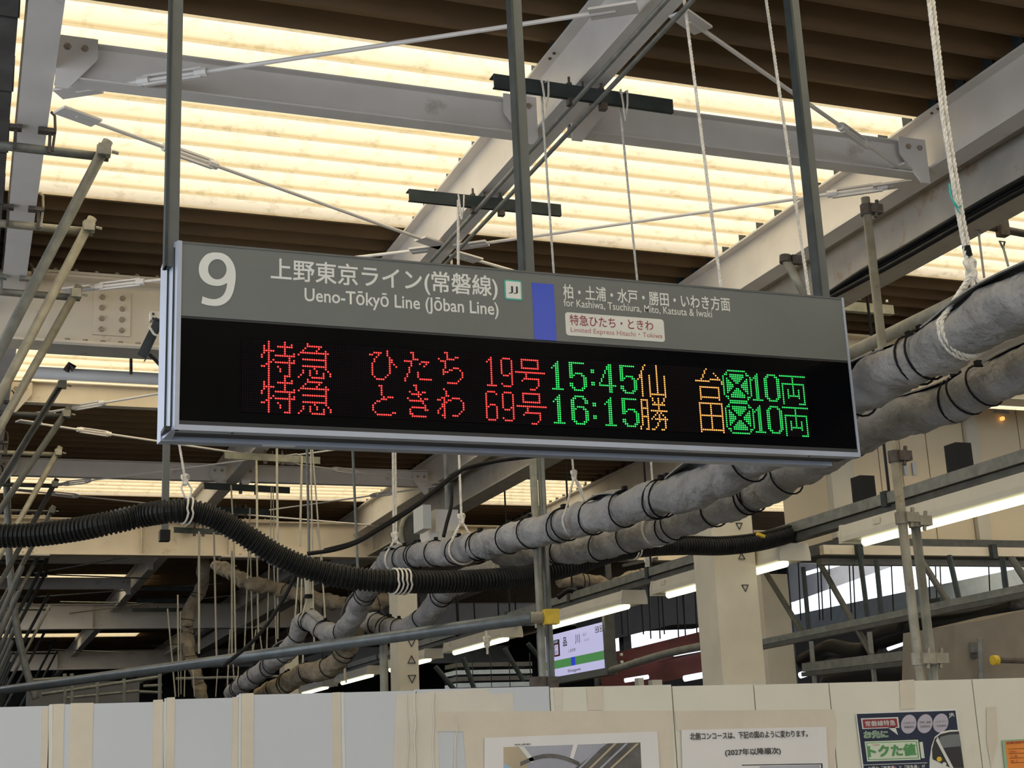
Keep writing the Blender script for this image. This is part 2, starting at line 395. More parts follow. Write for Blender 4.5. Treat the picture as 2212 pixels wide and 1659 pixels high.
brace(aZ(165,250,Z), aZ(935,525,Z), 'thin steel brace rod falling from the left beam to the middle beam across the skylight', .27)
brace(aZ(165,625,Z), aZ(925,538,Z), 'brace rod with pale turnbuckle from the left cross girder going behind the board', .13)
brace(aZ(1490,45,Z), aZ(1955,370,Z), 'brace rod from the middle beam down to the right beam below the brown roof', .72)
brace(aZ(1015,530,Z), aZ(1930,400,Z), 'brace rod between middle and right beam across the lower skylight', .92)
brace(aZ(1005,555,Z), aZ(1160,600,Z), 'short visible brace rod leaving the middle beam just above the board', 0)
brace(aZ(60,912,Z), aZ(545,983,Z), 'brace rod with turnbuckle under the left dark roof passing the board corner', .27)
brace(aZ(90,893,Z), aZ(640,800,Z), 'brace rod with turnbuckle crossing the sunlit tan purlin', .2)
brace(aZ(125,1047,Z), aZ(560,990,Z), 'thin brace rod above the low skylight strip at left', .1, .009)
brace(aZ(55,1060,Z), aZ(440,1100,Z), 'thin brace rod sagging over the low skylight strip', .2, .008)
brace(aZ(625,985,Z), aZ(795,962,Z), 'brace rod right of the dark channel below the board', 0, .009)
brace(aZ(620,1000,Z), aZ(960,1045,Z), 'dark brace rod toward the second right beam under the board', .35, .009)
brace(aZ(560,1105,Z), aZ(950,1050,Z), 'brace rod crossing the low skylight behind the thin ropes', .7, .009)
brace(aZ(510,1110,Z), aZ(830,1137,Z), 'pale brace rod above the cream girder behind the hose', 0, .011)
for k, (a, b) in enumerate((((75,1238),(300,1200)), ((75,1240),(330,1250)), ((75,1290),(480,1260)), ((130,1300),(330,1303)), ((150,1325),(330,1302)), ((110,1403),(290,1410)), ((370,1300),(580,1278)), ((330,1395),(480,1385)))):
    brace(aZ(*a, Z), aZ(*b, Z), 'hair thin far brace rod under the dark roof at left', 0, .011, 'galv', (0, 0)).__setitem__('group', 'far brace rods at left')

# dark channels on the conduits, conduits
for X in (2.70, 2.81):
    MB().tube([(X, -5, 4.76), (X, 8.7, 4.76)], .012, 8).build('conduit', 'galv', label='thin steel conduit under the middle beam, '+('left' if X < 2.75 else 'right')+' of the pair', cat='conduit')
def channel(a, b, lab, mt='channel', fr=(.42, .60)):
    a, b = Vector(a), Vector(b); d = (b-a).normalized(); sd = Vector((0, 1, 0))
    m_ = MB()
    for o1, w, h in ((Vector((0, -.03, 0)), .005, .075), (Vector((0, 0, .035)), .06, .005), (Vector((0, -.02, -.035)), .02, .005)):
        m_.obox(a+o1, b+o1, w, h)
    o = m_.build('strut_channel', mt, label=lab, cat='channel')
    c = a.lerp(b, .5); MB().tube([c+Vector((0,0,.03)), (c.x, c.y, 4.9)], .006, 6).build('hanger_bolt', 'clamp', o)
    for t_ in fr:
        c = a.lerp(b, t_); MB().tube([c+Vector((0,-.01,.03)), c+Vector((0,-.01,.09))], .007, 6).tube([c+Vector((0,-.01,.04)), c+Vector((0,-.01,.055))], .016, 6).build('bolt', 'clamp', o)
        MB().box(c+Vector((-.018,-.035,-.07)), c+Vector((.018,.0,-.035))).build('pipe_clip', 'clamp', o)
    return o
ZC = 4.82
chs = [((1062,180),(1448,235),'dark steel channel under the middle beam with two ropes over it','channel'), ((880,425),(1208,458),'dark steel channel just above the board with one rope on it','channel'),
       ((484,984),(690,996),'pale channel directly below the board, left part','channel_pale'), ((440,1050),(625,1060),'dark channel in front of the low skylight strip','channel'),
       ((455,1100),(580,1108),'dark channel just above the black hose','channel'), ((375,1145),(480,1150),'dark channel against the cream girder left of the hose','channel')]
for a, b, lab, mt in chs: channel(aZ(*a, ZC), aZ(*b, ZC), lab, mt)
for k, (x, y) in enumerate(((310,1272), (295,1298), (285,1318))):
    a = aZ(x, y, ZC); channel(a, a+Vector((1, 0, 0)), ['first','second','third'][k]+' of three far dark channels under the roof at left', 'channel', ())

# beams seen further back: white box and rods below the board come with the rest
# sign hangers
for px, (x0, y0), (x1, y1), lab in ((0, (378,0), (374,520), 'left'), (1, (1111,0), (1139,585), 'middle'), (2, (1713,0), (1774,640), 'right')):
    p = aY((x0+x1)/2, (y0+y1)/2, 4.57); w = .021
    o = MB().box((p.x-w, 4.55, 3.24), (p.x+w, 4.592, 5.3)).build('board_hanger', 'hanger', label=lab+' square steel post holding up the departure board', cat='post')
    MB().box((p.x-w-.004, 4.546, 3.24), (p.x-w+.006, 4.596, 5.28)).build('shaded_side', 'channel', o)  # side face of the post darkened, its shade given as a coloured strip
# pole passing behind the left end of the board, with a foot bracket
p = aY(358, 1040, 9.4)
o = MB().box((p.x-.022, 9.38, 3.16), (p.x+.022, 9.42, 5.3)).build('steel_pole', 'hanger', label='thin vertical steel pole below the left corner of the board, passing behind the black hose', cat='pole')
MB().box((p.x-.035, 9.35, 3.09), (p.x+.03, 9.43, 3.16)).build('foot_bracket', 'cable', o)

# ================================================ THE DEPARTURE BOARD
BX0, BX1, BZ0, BZ1, BY = .596, 3.168, 2.678, 3.312, 4.5
bd = empty('departure_board', ((BX0+BX1)/2, 4.58, BZ0), 'grey hanging train departure board with red green and amber LED lines', 'sign')
def P3(x, y, z): return (x, y, z)
fn = lambda a, b, d: (d, a, b)
MB().prism([(4.512, 2.69), (4.512, 3.308), (4.56, 3.318), (4.655, 3.27), (4.655, 2.69)], fn, BX0+.006, BX1-.004).build('housing', 'alu', bd)
MB().add([(BX0, 4.5, 2.68), (BX0, 4.5, 3.315), (BX0-.018, 4.60, 3.335), (BX0-.036, 4.665, 3.27), (BX0-.036, 4.665, 2.66), (BX0+.006, 4.5, 2.68), (BX0+.006, 4.5, 3.315), (BX0+.006, 4.60, 3.335), (BX0+.006, 4.665, 3.27), (BX0+.006, 4.665, 2.66)],
     [(0,1,2,3,4), (9,8,7,6,5), (0,5,6,1), (1,6,7,2), (2,7,8,3), (3,8,9,4), (4,9,5,0)]).build('side_panel', 'alu', bd)
for yy, xo in ((4.53, -.008), (4.585, -.020)):
    MB().box((BX0+xo-.004, yy, 2.69), (BX0+xo+.004, yy+.006, 3.30)).build('side_groove', 'channel', bd)
MB().prism([(4.505, 2.69), (4.505, 3.31), (4.645, 3.27), (4.645, 2.69)], fn, BX1-.004, BX1+.003).build('side_panel', 'alu', bd)
MB().box((BX0-.002, 4.499, 2.672), (BX0+.012, 4.515, 3.314)).build('corner_trim', 'alu', bd)
MB().box((BX1-.008, 4.499, 2.672), (BX1+.002, 4.515, 3.314)).build('corner_trim', 'alu', bd)
MB().box((BX0+.012, 4.502, 3.056), (BX1-.008, 4.514, 3.311)).build('header_plate', 'header', bd)
MB().box((BX0+.012, 4.500, 3.306), (BX1-.008, 4.514, 3.313)).build('top_trim', 'hanger', bd)
MB().box((BX0+.012, 4.504, 3.048), (BX1-.008, 4.514, 3.056)).build('divider_strip', 'ink', bd)
MB().box((BX0+.012, 4.503, 2.700), (BX1-.008, 4.513, 3.048)).build('display_glass', 'blackglass', bd)
MB().box((BX0+.012, 4.501, 2.690), (BX1-.008, 4.514, 2.704)).build('glass_seal', 'ink', bd)
# underside: two pale rails and a dark trough
MB().box((BX0, 4.497, 2.672), (BX1, 4.535, 2.690)).build('bottom_rail', 'alu', bd)
MB().box((BX0-.03, 4.535, 2.678), (BX1-.02, 4.620, 2.692)).build('trough', 'ink', bd)
MB().box((BX0-.03, 4.618, 2.662), (BX1-.05, 4.668, 2.684)).build('bottom_rail', 'alu', bd)
MB().box((.90, 4.622, 2.6605), (1.01, 4.64, 2.6625)).build('sticker', 'white_print', bd)
for sx_ in (.78, 2.95):
    MB().tube([(sx_, 4.515, 2.6725), (sx_, 4.515, 2.6705)], .005, 8).build('screw', 'ink', bd)
# printing on the header
def wpt(x, y): p = aY(x, y, 4.5); return p.x, p.z
def ptext(s, pl_, pr_, ztop, zbot, mt, off=.0, Y=4.5012, par=bd, name='lettering'):
    """pl_: px of left edge (x,y), pr_: px of right edge, ztop/zbot px points on top and base"""
    x0 = wpt(*pl_)[0]; x1 = wpt(*pr_)[0]; z1 = wpt(*ztop)[1]; z0 = wpt(*zbot)[1]
    return text_on(s, (x0, Y, z0), (1, 0, 0), (0, 0, 1), x1-x0, z1-z0, mt, par, off, name)
_o9 = [(490.5,611),(481,615.7),(470,617.5),(455,615.5),(441,608),(432,596),(429.5,580),(433,565),(444,551),(456,546),(467,545.2),(482,547.5),(495,556),(504,569),(508.5,583),(509.3,598),(508,611),(504,630),(497,645),(487,654.5),(475,659.8),(463,660.8),(448,659),(435,655),(437.6,640),(450,644.3),(463,646.2),(475,643),(483,636),(488,626),(490.3,616)]
_o9 = [tuple(p)[:2] for p in smoothpath([(a, b, 0) for a, b in _o9[:24]], 4)]+[tuple(p)[:2] for p in smoothpath([(a, b, 0) for a, b in _o9[24:]], 4)]
_i9 = [(469.5+20*math.cos(R(a)), 581.6-22*math.sin(R(a))) for a in range(-60, 301, 15)]
_p9 = [(p.x, p.z) for p in (aY(a, b, 4.5) for a, b in _o9)]; _q9 = [(p.x, p.z) for p in (aY(a, b, 4.5) for a, b in _i9)]
_k = min(range(len(_p9)//2), key=lambda i: (_p9[i][0]-_q9[0][0])**2+(_p9[i][1]-_q9[0][1])**2)
_pts = _p9[:_k+1]+_q9+[_p9[_k]]+_p9[_k+1:]
MB().add([(a, 4.5006, b) for a, b in _pts], [tuple(range(len(_pts)))]).build('platform_number', 'white_print', bd)
ptext('上野東京ライン(常磐線)', (585,600), (1075,620), (605,557), (605,612), 'white_print', .012)
ptext('Ueno-Tōkyō Line (Jōban Line)', (658,640), (1077,665), (700,623), (700,662), 'white_print', .012)
ptext('柏・土浦・水戸・勝田・いわき方面', (1217,630), (1577,655), (1230,614), (1230,645), 'white_print', .012)
ptext('for Kashiwa, Tsuchiura, Mito, Katsuta & Iwaki', (1218,655), (1538,675), (1230,645.5), (1230,664.5), 'white_print', .004)
def plate(poly, y0, y1, mt, name, par=bd, label=None):
    return MB().prism(poly, lambda a, b, d: (a, d, b), y0, y1).build(name, mt, par, label=label)
x0, z1 = wpt(1089,606); x1, z0 = wpt(1129,648); x0b, _ = wpt(1089, 606)
zt, zb = wpt(1108,605)[1], wpt(1108,648)[1]
lb = plate(rrect(x0, x1, zb, zt, .009), 4.5005, 4.503, 'jj_green', 'line_badge')
plate(rrect(x0+.0055, x1-.0055, zb+.0055, zt-.0055, .003), 4.4995, 4.5005, 'white_print', 'badge_face', lb)
xm = (x0+x1)/2; zm = (zb+zt)/2
text_on('JJ', (xm-.019, 4.499, zm-.014), (1,0,0), (0,0,1), .036, .028, 'ink', lb, .0)
x0 = wpt(1151,650)[0]; x1 = wpt(1198,650)[0]
plate([(x0, 3.0562), (x1, 3.0562), (x1, wpt(1170,612)[1]), (x0, wpt(1170,612)[1])], 4.5006, 4.503, 'blue_vinyl', 'line_colour_stripe')
x0 = wpt(1222,700)[0]; x1 = wpt(1435,712)[0]; zt = wpt(1222,674)[1]; zb = wpt(1222,724)[1]
eb = plate(rrect(x0, x1, zb, zt, .012), 4.5004, 4.503, 'off_print', 'express_badge')
ptext('特急ひたち・ときわ', (1231,693), (1411,705), (1245,680), (1245,703), 'maroon', .004, 4.4998, eb)
ptext('Limited Express Hitachi・Tokiwa', (1233,715), (1431,728), (1245,707.5), (1245,721), 'maroon_soft', .0, 4.4998, eb)
# LED matrix, 280 x 32
LX0, LZ1 = .8075, 2.989; PX = (2.957-.8075)/280; PZ = (2.989-2.7415)/32
MB().box((LX0-.004, 4.5005, 2.7395), (2.961, 4.503, 2.991)).build('led_panel', mat('led_back', (.0032, .0024, .0028), .8, var=.1, spec=.03), bd)
G = {
'特': '3,10;3,10,13;1,3,7-13;1,3,10;1-5,10;1,3,10,14;0,3,6-14;0,3,12;3,5,12,14;3,4,6-14;2,3,12;0,1,3,7,12;3,8,12;3,8,12;3,12;3,10-12',
'急': '4;4-10;3,9;2,8,12;1-13;0,12;12;2-12;12;12;2-12;7,12;2,5,8,13;2,5,8,11,14;1,5,11,14;0,6-11',
'ひ': ';8;2-5,8;0,1,4,8;3,9;2,9,10;2,9,10;1,9,11;1,9,12;1,9;1,9;1,9;1,8;2,7;3-6;',
'た': ';3,4;4;4;4-6;0-3,8-11;3,7,10;3,9;2;2;2,6;1,6;1,6;0,7-12;0;',
'ち': '3,4;4;4,8,9;0,4-7;1-3;3;3;3,7-9;2,5,6,10;2-4,11;2,11;11;10;9;4-8;',
'と': ';4,5;5;5;5;5;6,8-10;5-7;3,4;2;1;1;1;2,10,11;3-9;',
'き': '4,5;5;5;2,6,8,9;3-7;6;1,7,9,10;2-8;8;9;3-9;2,9,10;2;2,3;3-9;',
'わ': ';3;4;4;4,5;2,3,7-10;0,1,3,5,6,11;3,4,12;2,3,12;2,3,12;1,3,12;0,3,11;0,3,10;2,3,7-9;3;',
'1r': ';2;1,2;0,2;2;2;2;2;2;2;2;2;2;2;0-4;',
'9r': ';1-4;0,5;0,5;0,5;0,5;0,5;0,5;0,4,5;1-3,5;5;5;5;0,5;1-4;',
'6r': ';1-4;0,5;0;0;0;0;0,2-4;0,1,5;0,5;0,5;0,5;0,5;0,5;1-4;',
'号': ';3-11;3,11;3,11;3,11;3-11;;0-14;5;5;4-11;3,11;11;11;10;7-9',
'1g': ';3;2,3;1-3;0,2,3;2,3;2,3;2,3;2,3;2,3;2,3;2,3;2,3;2,3;0-5;',
'5g': ';0-7;0,1;0,1;0,1;0,1;0,1,3-6;0-2,6,7;0,1,7,8;7,8;7,8;0,1,7,8;0,1,7,8;1,2,6,7;2-6;',
'6g': ';2-6;1,2,6,7;0,1,7,8;0,1,7,8;0,1;0,1,3-6;0-2,6,7;0,1,7,8;0,1,7,8;0,1,7,8;0,1,7,8;0,1,7,8;1,2,6,7;2-6;',
'4g': ';5,6;4-6;4-6;3,5,6;3,5,6;2,5,6;2,5,6;1,5,6;1,5,6;0,5,6;0-8;5,6;5,6;5,6;',
':g': ';;;;0,1;0,1;;;;;0,1;0,1;;;;',
'0g': ';2-6;1,2,6,7;0,1,7,8;0,1,7,8;0,1,7,8;0,1,7,8;0,1,7,8;0,1,7,8;0,1,7,8;0,1,7,8;0,1,7,8;0,1,7,8;1,2,6,7;2-6;',
'仙': '4,10;3,10;3,10;2,10;2,10;1,2,6,10,14;1,2,6,10,14;0,2,6,10,14;2,6,10,14;2,6,10,14;2,6,10,14;2,6,10,14;2,6,10,14;2,6,10,14;2,6-14;2,6,14',
'台': '6;5;5,10;4,11;4,12;3,8-13;0-7,14;14;;2-12;2,12;2,12;2,12;2,12;2-12;2,12',
'勝': '7,10,13;1-4,7,10,13;1,4,8,10,12;1,4,7-13;1,4,10;1-4,10;1,4,6-14;1,4,9,11;1,4,8,10,12;1-4,7,10,13;1,4,6,8-14;1,4,10,13;1,4,9,13;1,4,9,13;0,4,8,13;0,3,4,6,7,11,12',
'田': ';1-13;1,7,13;1,7,13;1,7,13;1,7,13;1,7,13;1-13;1,7,13;1,7,13;1,7,13;1,7,13;1,7,13;1,7,13;1-13;1,13',
'席': '3-12;2,13;1,2,4-11,13,14;0,4-11,15;0,2,5-10,13,15;0,2,3,6-9,12,13,15;0,2-4,7,8,11-13,15;0,2-5,10-13,15;0,2-5,10-13,15;0,2-4,7,8,11-13,15;0,2,3,6-9,12,13,15;0,2,5-10,13,15;0,4-11,15;1,2,4-11,13,14;2,13;3-12',
'両': ';0-14;7;7;7;1-13;1,7,13;1,7,13;1,4,7,10,13;1,4,7,10,13;1,4,7,10,13;1,4-10,13;1,4,10,13;1,13;1,13;1,10-13',
}
line1 = [('特',8,'r'),('急',24,'r'),('ひ',56,'r'),('た',72,'r'),('ち',88,'r'),('1r',111,'r'),('9r',118,'r'),('号',125,'r'),('1g',143,'g'),('5g',152,'g'),(':g',163,'g'),('4g',167,'g'),('5g',178,'g'),('仙',187,'a'),('台',218,'a'),('席',233,'g'),('1g',249,'g'),('0g',256,'g'),('両',265,'g')]
line2 = [('特',8,'r'),('急',24,'r'),('と',56,'r'),('き',72,'r'),('わ',87,'r'),('6r',110,'r'),('9r',118,'r'),('号',125,'r'),('1g',143,'g'),('6g',152,'g'),(':g',163,'g'),('1g',169,'g'),('5g',178,'g'),('勝',187,'a'),('田',218,'a'),('席',233,'g'),('1g',249,'g'),('0g',256,'g'),('両',265,'g')]
lit = {}; seg = {}
for row, ln in ((0, line1), (16, line2)):
    for ch, c0, kk in ln:
        cells = []
        for r_, spec in enumerate(G[ch].split(';')):
            for part in spec.split(','):
                if not part: continue
                a, b = (part.split('-')+[part.split('-')[0]])[:2] if '-' in part else (part, part)
                for c_ in range(int(a), int(b)+1):
                    if c0+c_ < 280: lit[(row+r_, c0+c_)] = kk; cells.append((row+r_, c0+c_))
        seg[(row, c0)] = (cells, kk)
hexa = [(math.cos(R(22.5+45*k)), math.sin(R(22.5+45*k))) for k in range(8)]
def dots(cells, rad, y):
    mb = MB()
    for r_, c_ in cells:
        cx, cz = LX0+PX*(c_+.5), LZ1-PZ*(r_+.5)
        mb.add([(cx+rad*a, y, cz+rad*b) for a, b in hexa], [tuple(range(8))])
    return mb
dots([(r_, c_) for r_ in range(32) for c_ in range(280) if (r_, c_) not in lit], .0019, 4.5001).build('led_dot', 'led_off', bd, kind='stuff', label='unlit LED dots')
for (row, c0), (cells, kk) in seg.items():
    dots(cells, .00315, 4.5).build('led_character', {'r': 'red_led', 'g': 'green_led', 'a': 'amber_led'}[kk], bd, label={'r': 'red', 'g': 'green', 'a': 'amber'}[kk]+' lit LED character')
# ================================================ OUTSIDE EDGES
MB().box((16, -14, 0), (16.2, 50, aX(1850,1352,15.9).z)).build('wall_right', 'farwall', kind='structure')
zp1, zp0 = aX(1850,1300,15.9).z, aX(1850,1350,15.9).z
MB().box((15.9, -14, zp0), (16.25, 50, zp1)).build('parapet_beam', 'farblue', label='pale blue steel beam along the far right edge under the bright opening', cat='beam')

MB().box((-3.4, -14, 0), (-3.2, 50, 1.6)).build('light_block_left', 'farwall', kind='structure')  # unseen wall added to hold back daylight from the left
MB().box((15.6, 35, 0), (15.9, 50, 5.25)).build('wall_right', 'backstop', kind='structure')

MB().box((-3.4, 11, 1.6), (-3.2, 50, 4.3)).build('light_block_left', 'backstop', kind='structure')  # unseen upper screen, added to darken the far part

# ================================================ WRAPPED PIPES
def sling(c, d, rad, apex, r, lab, mt='rope', tw=True):
    c, d, apex = Vector(c), Vector(d).normalized(), Vector(apex)
    up = Vector((0,0,1)); up = (up-d*up.dot(d)).normalized(); sd = d.cross(up)
    pts = [apex]
    for k in range(15):
        a = R(-35+k*(250/14)); pts.append(c + sd*(math.cos(a)*-1)*(rad+r) * (1) + up*(-math.sin(a))*(rad+r))
    pts.append(apex)
    pts = smoothpath(pts, 3); m_ = MB()
    if tw: twist(m_, pts, r)
    else: m_.tube(pts, r, 6)
    return m_
def wpipe(pts, rad, lab, straps, name='wrapped_pipe', mt='tarp', n=22, wob=.07, flaps=()):
    rads = rad if isinstance(rad, tuple) else (rad, rad); rad = rads[-1]; base = smoothpath(pts, 10); P = resample(base, rad*.35); N = len(P)
    RR = [float(np.interp(i/(N-1)*(len(rads)-1), range(len(rads)), rads)) for i in range(N)]
    rng = random.Random(len(lab)); ph = [rng.uniform(0, 6) for _ in range(6)]
    mb = MB(); vs = []; T = [(P[min(i+1,N-1)]-P[max(i-1,0)]).normalized() for i in range(N)]
    sidx = [int(s_*(N-1)) for s_ in straps]
    for i, p in enumerate(P):
        u = T[i].cross(Vector((0,0,1))); u.normalize(); w = u.cross(T[i])
        near = min([abs(i-j) for j in sidx] or [99]); pinch = -.09*math.exp(-(near/1.6)**2)
        for k in range(n):
            a = 2*math.pi*k/n
            rr = RR[i]*(1+wob*.5*math.sin(i*2.3+7*a+ph[4])*math.sin(i*.4+a)+wob*math.sin(i*.55+2*a+ph[0])+wob*.8*math.sin(i*.23+ph[1]+a)+wob*.6*math.sin(i*.9-3*a+ph[2])+wob*.35*math.sin(i*1.7+5*a+ph[3])+pinch)
            vs.append(p+(u*math.cos(a)+w*math.sin(a))*rr)
    fs = [(i*n+k, i*n+(k+1)%n, (i+1)*n+(k+1)%n, (i+1)*n+k) for i in range(N-1) for k in range(n)]
    fs += [tuple(range(n))[::-1], tuple((N-1)*n+k for k in range(n))]
    o = mb.add(vs, fs).build(name, mt, smooth=True, label=lab, cat='pipe')
    sidx2 = sidx+[min(N-2, j+2) for j in sidx[::3]]
    for j in sidx2:                                    # black elastic straps
        rad = RR[j]
        d = T[j]; u = d.cross(Vector((0,0,1))).normalized(); w = u.cross(d); tilt = rng.uniform(-.35, .35)
        ring = [P[j]+(u*math.cos(a)+w*math.sin(a))*rad*1.055+d*(math.sin(a)*rad*tilt) for a in [2*math.pi*k/20 for k in range(20)]]
        st = MB().tube(ring, max(.0045, rad*.05), 6, closed=True).build('strap', 'strap', o)
        MB().box(ring[5]-Vector((.012,.012,.004)), ring[5]+Vector((.012,.012,.02))).build('strap_hook', 'strap', st)
    for a0, a1, lift in flaps:                         # loose seam of the sheet lying open on top
        i0, i1 = int(a0*(N-1)), int(a1*(N-1)); v = []; f = []; v2 = []
        for q, i in enumerate(range(i0, i1+1)):
            u = T[i].cross(Vector((0,0,1))); u.normalize(); w = u.cross(T[i]); t_ = (i-i0)/max(1, i1-i0); s_ = math.sin(t_*math.pi)
            rad = RR[i]
            A = P[i]+(w*math.cos(R(30))+u*math.sin(R(30)))*rad*1.03
            B = P[i]+(w*math.cos(R(0))-u*math.sin(R(0)))*rad*(1.05+lift*s_)
            Cc = P[i]+(w*math.cos(R(-38))+u*math.sin(R(-38)))*rad*(1.03+lift*1.25*s_)
            for e in (A, B, Cc): v += [e]
            for e in (A, B, Cc): v += [e+w*.006]
        for q in range(i1-i0):
            b = q*6; c_ = b+6
            f += [(b,b+1,c_+1,c_),(b+1,b+2,c_+2,c_+1),(b+3,c_+3,c_+4,b+4),(b+4,c_+4,c_+5,b+5),(b+2,b+5,c_+5,c_+2),(b,c_,c_+3,b+3)]
        MB().add(v, f).build('sheet_flap', mt, o)
    return o
A_pts = [Vector((3.42, 2.4, 3.0))]+[aX(x, y, X) for x, y, X in ((2212,655,3.42),(2030,750,3.42),(1850,850,3.36),(1560,1030,3.25),(1380,1090,3.17),(1200,1138,3.1),(1000,1187,3.05),(900,1200,3.02),(835,1215,3.0))]
wpipe(A_pts, (.108,.094,.088,.086), 'upper thick pipe wrapped in grey tarpaulin with black straps, crossing behind the board',
      (.24,.29,.385,.47,.52,.56,.60,.66,.70,.755,.81,.86,.91,.95), flaps=((.1,.235,.25),(.26,.37,.35),(.385,.46,.4),(.52,.56,.2),(.95,.995,.25)))
B_pts = [Vector((3.85, 2.6, 2.95))]+[aX(x, y, X) for x, y, X in ((2212,800,3.82),(2030,878,3.8),(1860,936,3.76),(1640,1062,3.7),(1400,1150,3.6),(1290,1180,3.55),(1180,1190,3.5),(1080,1195,3.45))]
wpipe(B_pts, .087, 'lower thick pipe wrapped in brownish grey tarpaulin, just under the upper wrapped pipe',
      (.12,.2,.29,.31,.42,.50,.545,.55,.60,.66,.73,.78,.86), flaps=((.2,.28,.15),(.31,.41,.1)))
# the same pipes further along
wpipe([aY(*p) for p in ((835,1225,10.6),(800,1262,10.9),(780,1300,11.2),(755,1350,11.5),(733,1368,11.8),(700,1362,12.1),(672,1342,12.4),(650,1350,12.6),(628,1398,12.8),(590,1432,13.1),(548,1462,13.5),(500,1500,14.2))], .085,
      'grey wrapped pipe with elbows descending below the hose to the hoarding', (.12,.3,.42,.5,.58,.66,.72,.8,.87,.93), wob=.07, flaps=((.15,.28,.3),(.42,.52,.2),(.62,.7,.3)))
wpipe([aY(*p) for p in ((1060,1235,9.8),(980,1262,10.3),(950,1290,10.6),(905,1345,11),(860,1360,11.3),(820,1348,11.6),(795,1345,11.9)) ], .085,
      'grey wrapped pipe with a bend right of the elbows, behind the handrail', (.35,.55,.72,.8,.9), wob=.07)
wpipe([aY(*p) for p in ((770,1350,12.0),(752,1395,12.3),(715,1440,12.6),(660,1455,13.0),(600,1485,13.6),(565,1505,14))], .09,
      'brown wrapped pipe under the handrail in front of the far pillar', (.2,.35,.5,.7,.85), mt='tarp_far', wob=.08)
wpipe([aY(*p) for p in ((470,1222,18),(505,1240,17.5),(545,1262,17),(600,1272,17),(650,1284,16.8),(700,1298,16.6),(745,1302,16.4),(800,1306,16.2),(860,1290,16.2))], .08,
      'beige bundled cloth wrapped pipe hanging far behind under the hose', (.2,.5,.62,.8,.92), mt='tarp_far', wob=.16)
wpipe([aY(*p) for p in ((446,1150,21),(440,1220,21),(436,1265,21),(412,1310,21),(405,1350,21),(408,1395,21),(418,1440,21),(446,1540,21))], .088,
      'upright beige wrapped pipe left of the rope cluster', (.35,.5,.58,.7,.86), mt='tarp_far', wob=.12)
wpipe([aY(*p) for p in ((1205,1252,14),(1240,1250,14),(1290,1262,14),(1345,1275,14))], .08, 'pale wrapped pipe piece right of the twin posts', (.4,.8), mt='tarp_far', wob=.1)
wpipe([aY(*p) for p in ((1330,1262,13),(1390,1245,13),(1450,1248,13),(1475,1262,13))], .08, 'short pale wrapped pipe hung from a rope knot above the light rail', (.4,.8), mt='tarp_far', wob=.1)

# ================================================ CORRUGATED HOSE
HP = [(-60,1158,8.6),(60,1156,8.5),(150,1146,8.4),(230,1131,8.3),(300,1115,8.3),(360,1105,8.2),(410,1104,8.2),(460,1118,8.2),(520,1150,8.2),(600,1200,8.2),(680,1232,8.2),(760,1249,8.2),(860,1256,8.2),(960,1257,8.3),(1060,1252,8.4),(1150,1242,8.6),(1240,1220,8.7),(1320,1194,8.8),(1400,1181,8.9),(1480,1178,9.0),(1560,1179,9.1),(1640,1170,9.2),(1712,1152,9.3)]
hp = resample(smoothpath([aY(*p) for p in HP], 8), .0262/4)
rs = [.070 if (i % 4) in (0, 1) else .0585 for i in range(len(hp))]
hose = MB().tube(hp, rs, 24).build('corrugated_hose', 'hose', smooth=False, label='thick black corrugated hose sagging across below the board', cat='hose')
MB().tube([p+Vector((0, -.045, .055)) for p in hp[int(len(hp)*.72)::12]], .006, 6).build('tie_cord', 'cable', hose)
q = aY(1628, 1158, 9.1); MB().obox(q+Vector((-.03,-.1,.0)), q+Vector((.03,-.1,-.02)), .03, .02).build('yellow_tag', 'yellow', hose)
def hose_tie(px, py, Y, n_, lab, top=None, r=.006, parent=None):
    c = min(hp, key=lambda p: (p-aY(px, py, Y)).length); i = hp.index(c); d = (hp[min(i+6, len(hp)-1)]-hp[i-6]).normalized()
    u = d.cross(Vector((0,0,1))).normalized(); w = u.cross(d)
    o = None; ms = []
    for k in range(n_):
        cc = c+d*((k-(n_-1)/2)*.028); ring = [cc+(u*math.cos(a)+w*math.sin(a))*(.070+r)+d*.01*math.sin(a*1.3) for a in [2*math.pi*j/18 for j in range(18)]]
        ms.append(MB().tube(ring, r, 6, closed=True))
    if top is None:
        o = ms[0].build('rope_tie', 'rope', label=lab, cat='rope')
        for m_ in ms[1:]: m_.build('rope_turn', 'rope', o)
    else:
        tp = [Vector(t_) for t_ in top]; kn = tp[-1]
        m_ = MB(); twist(m_, tp, r*1.25)
        o = m_.build('rope', 'rope', label=lab, cat='rope')
        for k in range(n_): ms[k].build('rope_turn', 'rope', o)
        cp = c+w*(.07+r)
        for e in (-1, 1): MB().tube([kn, kn.lerp(cp, .5)+d*.03*e, cp+d*.016*e], r, 6).build('rope_leg', 'rope', o)
        knot(o, kn, r*1.3)
    return o
def knot(par, c, r, mt='rope', s=1.0):
    c = Vector(c); pts = []
    for k in range(40):
        t_ = 2*math.pi*k/40; pts.append(c+Vector(((math.sin(t_)+2*math.sin(2*t_))*r*.9*s, math.sin(3*t_)*r*.9, (math.cos(t_)-2*math.cos(2*t_))*r*1.5*s)))
    MB().tube(pts, r*.95, 6, closed=True).build('knot', mt, par)
    MB().tube([c+Vector((0,0,-r*4)), c+Vector((r*.6,0,r*4))], r*1.5, 8).build('knot_core', mt, par)
c = aY(404, 1108, 8.2)
hose_tie(404, 1104, 8.2, 2, 'pale rope from the board corner knotted around the left hump of the hose',
         [aY(375, 440, 8.2), aY(383, 935, 8.2), aY(400, 1035, 8.2)])
hose_tie(862, 1256, 8.2, 4, 'white rope wound four times around the middle of the hose')
hose_tie(1355, 1187, 8.9, 2, 'white rope tie around the right part of the hose')

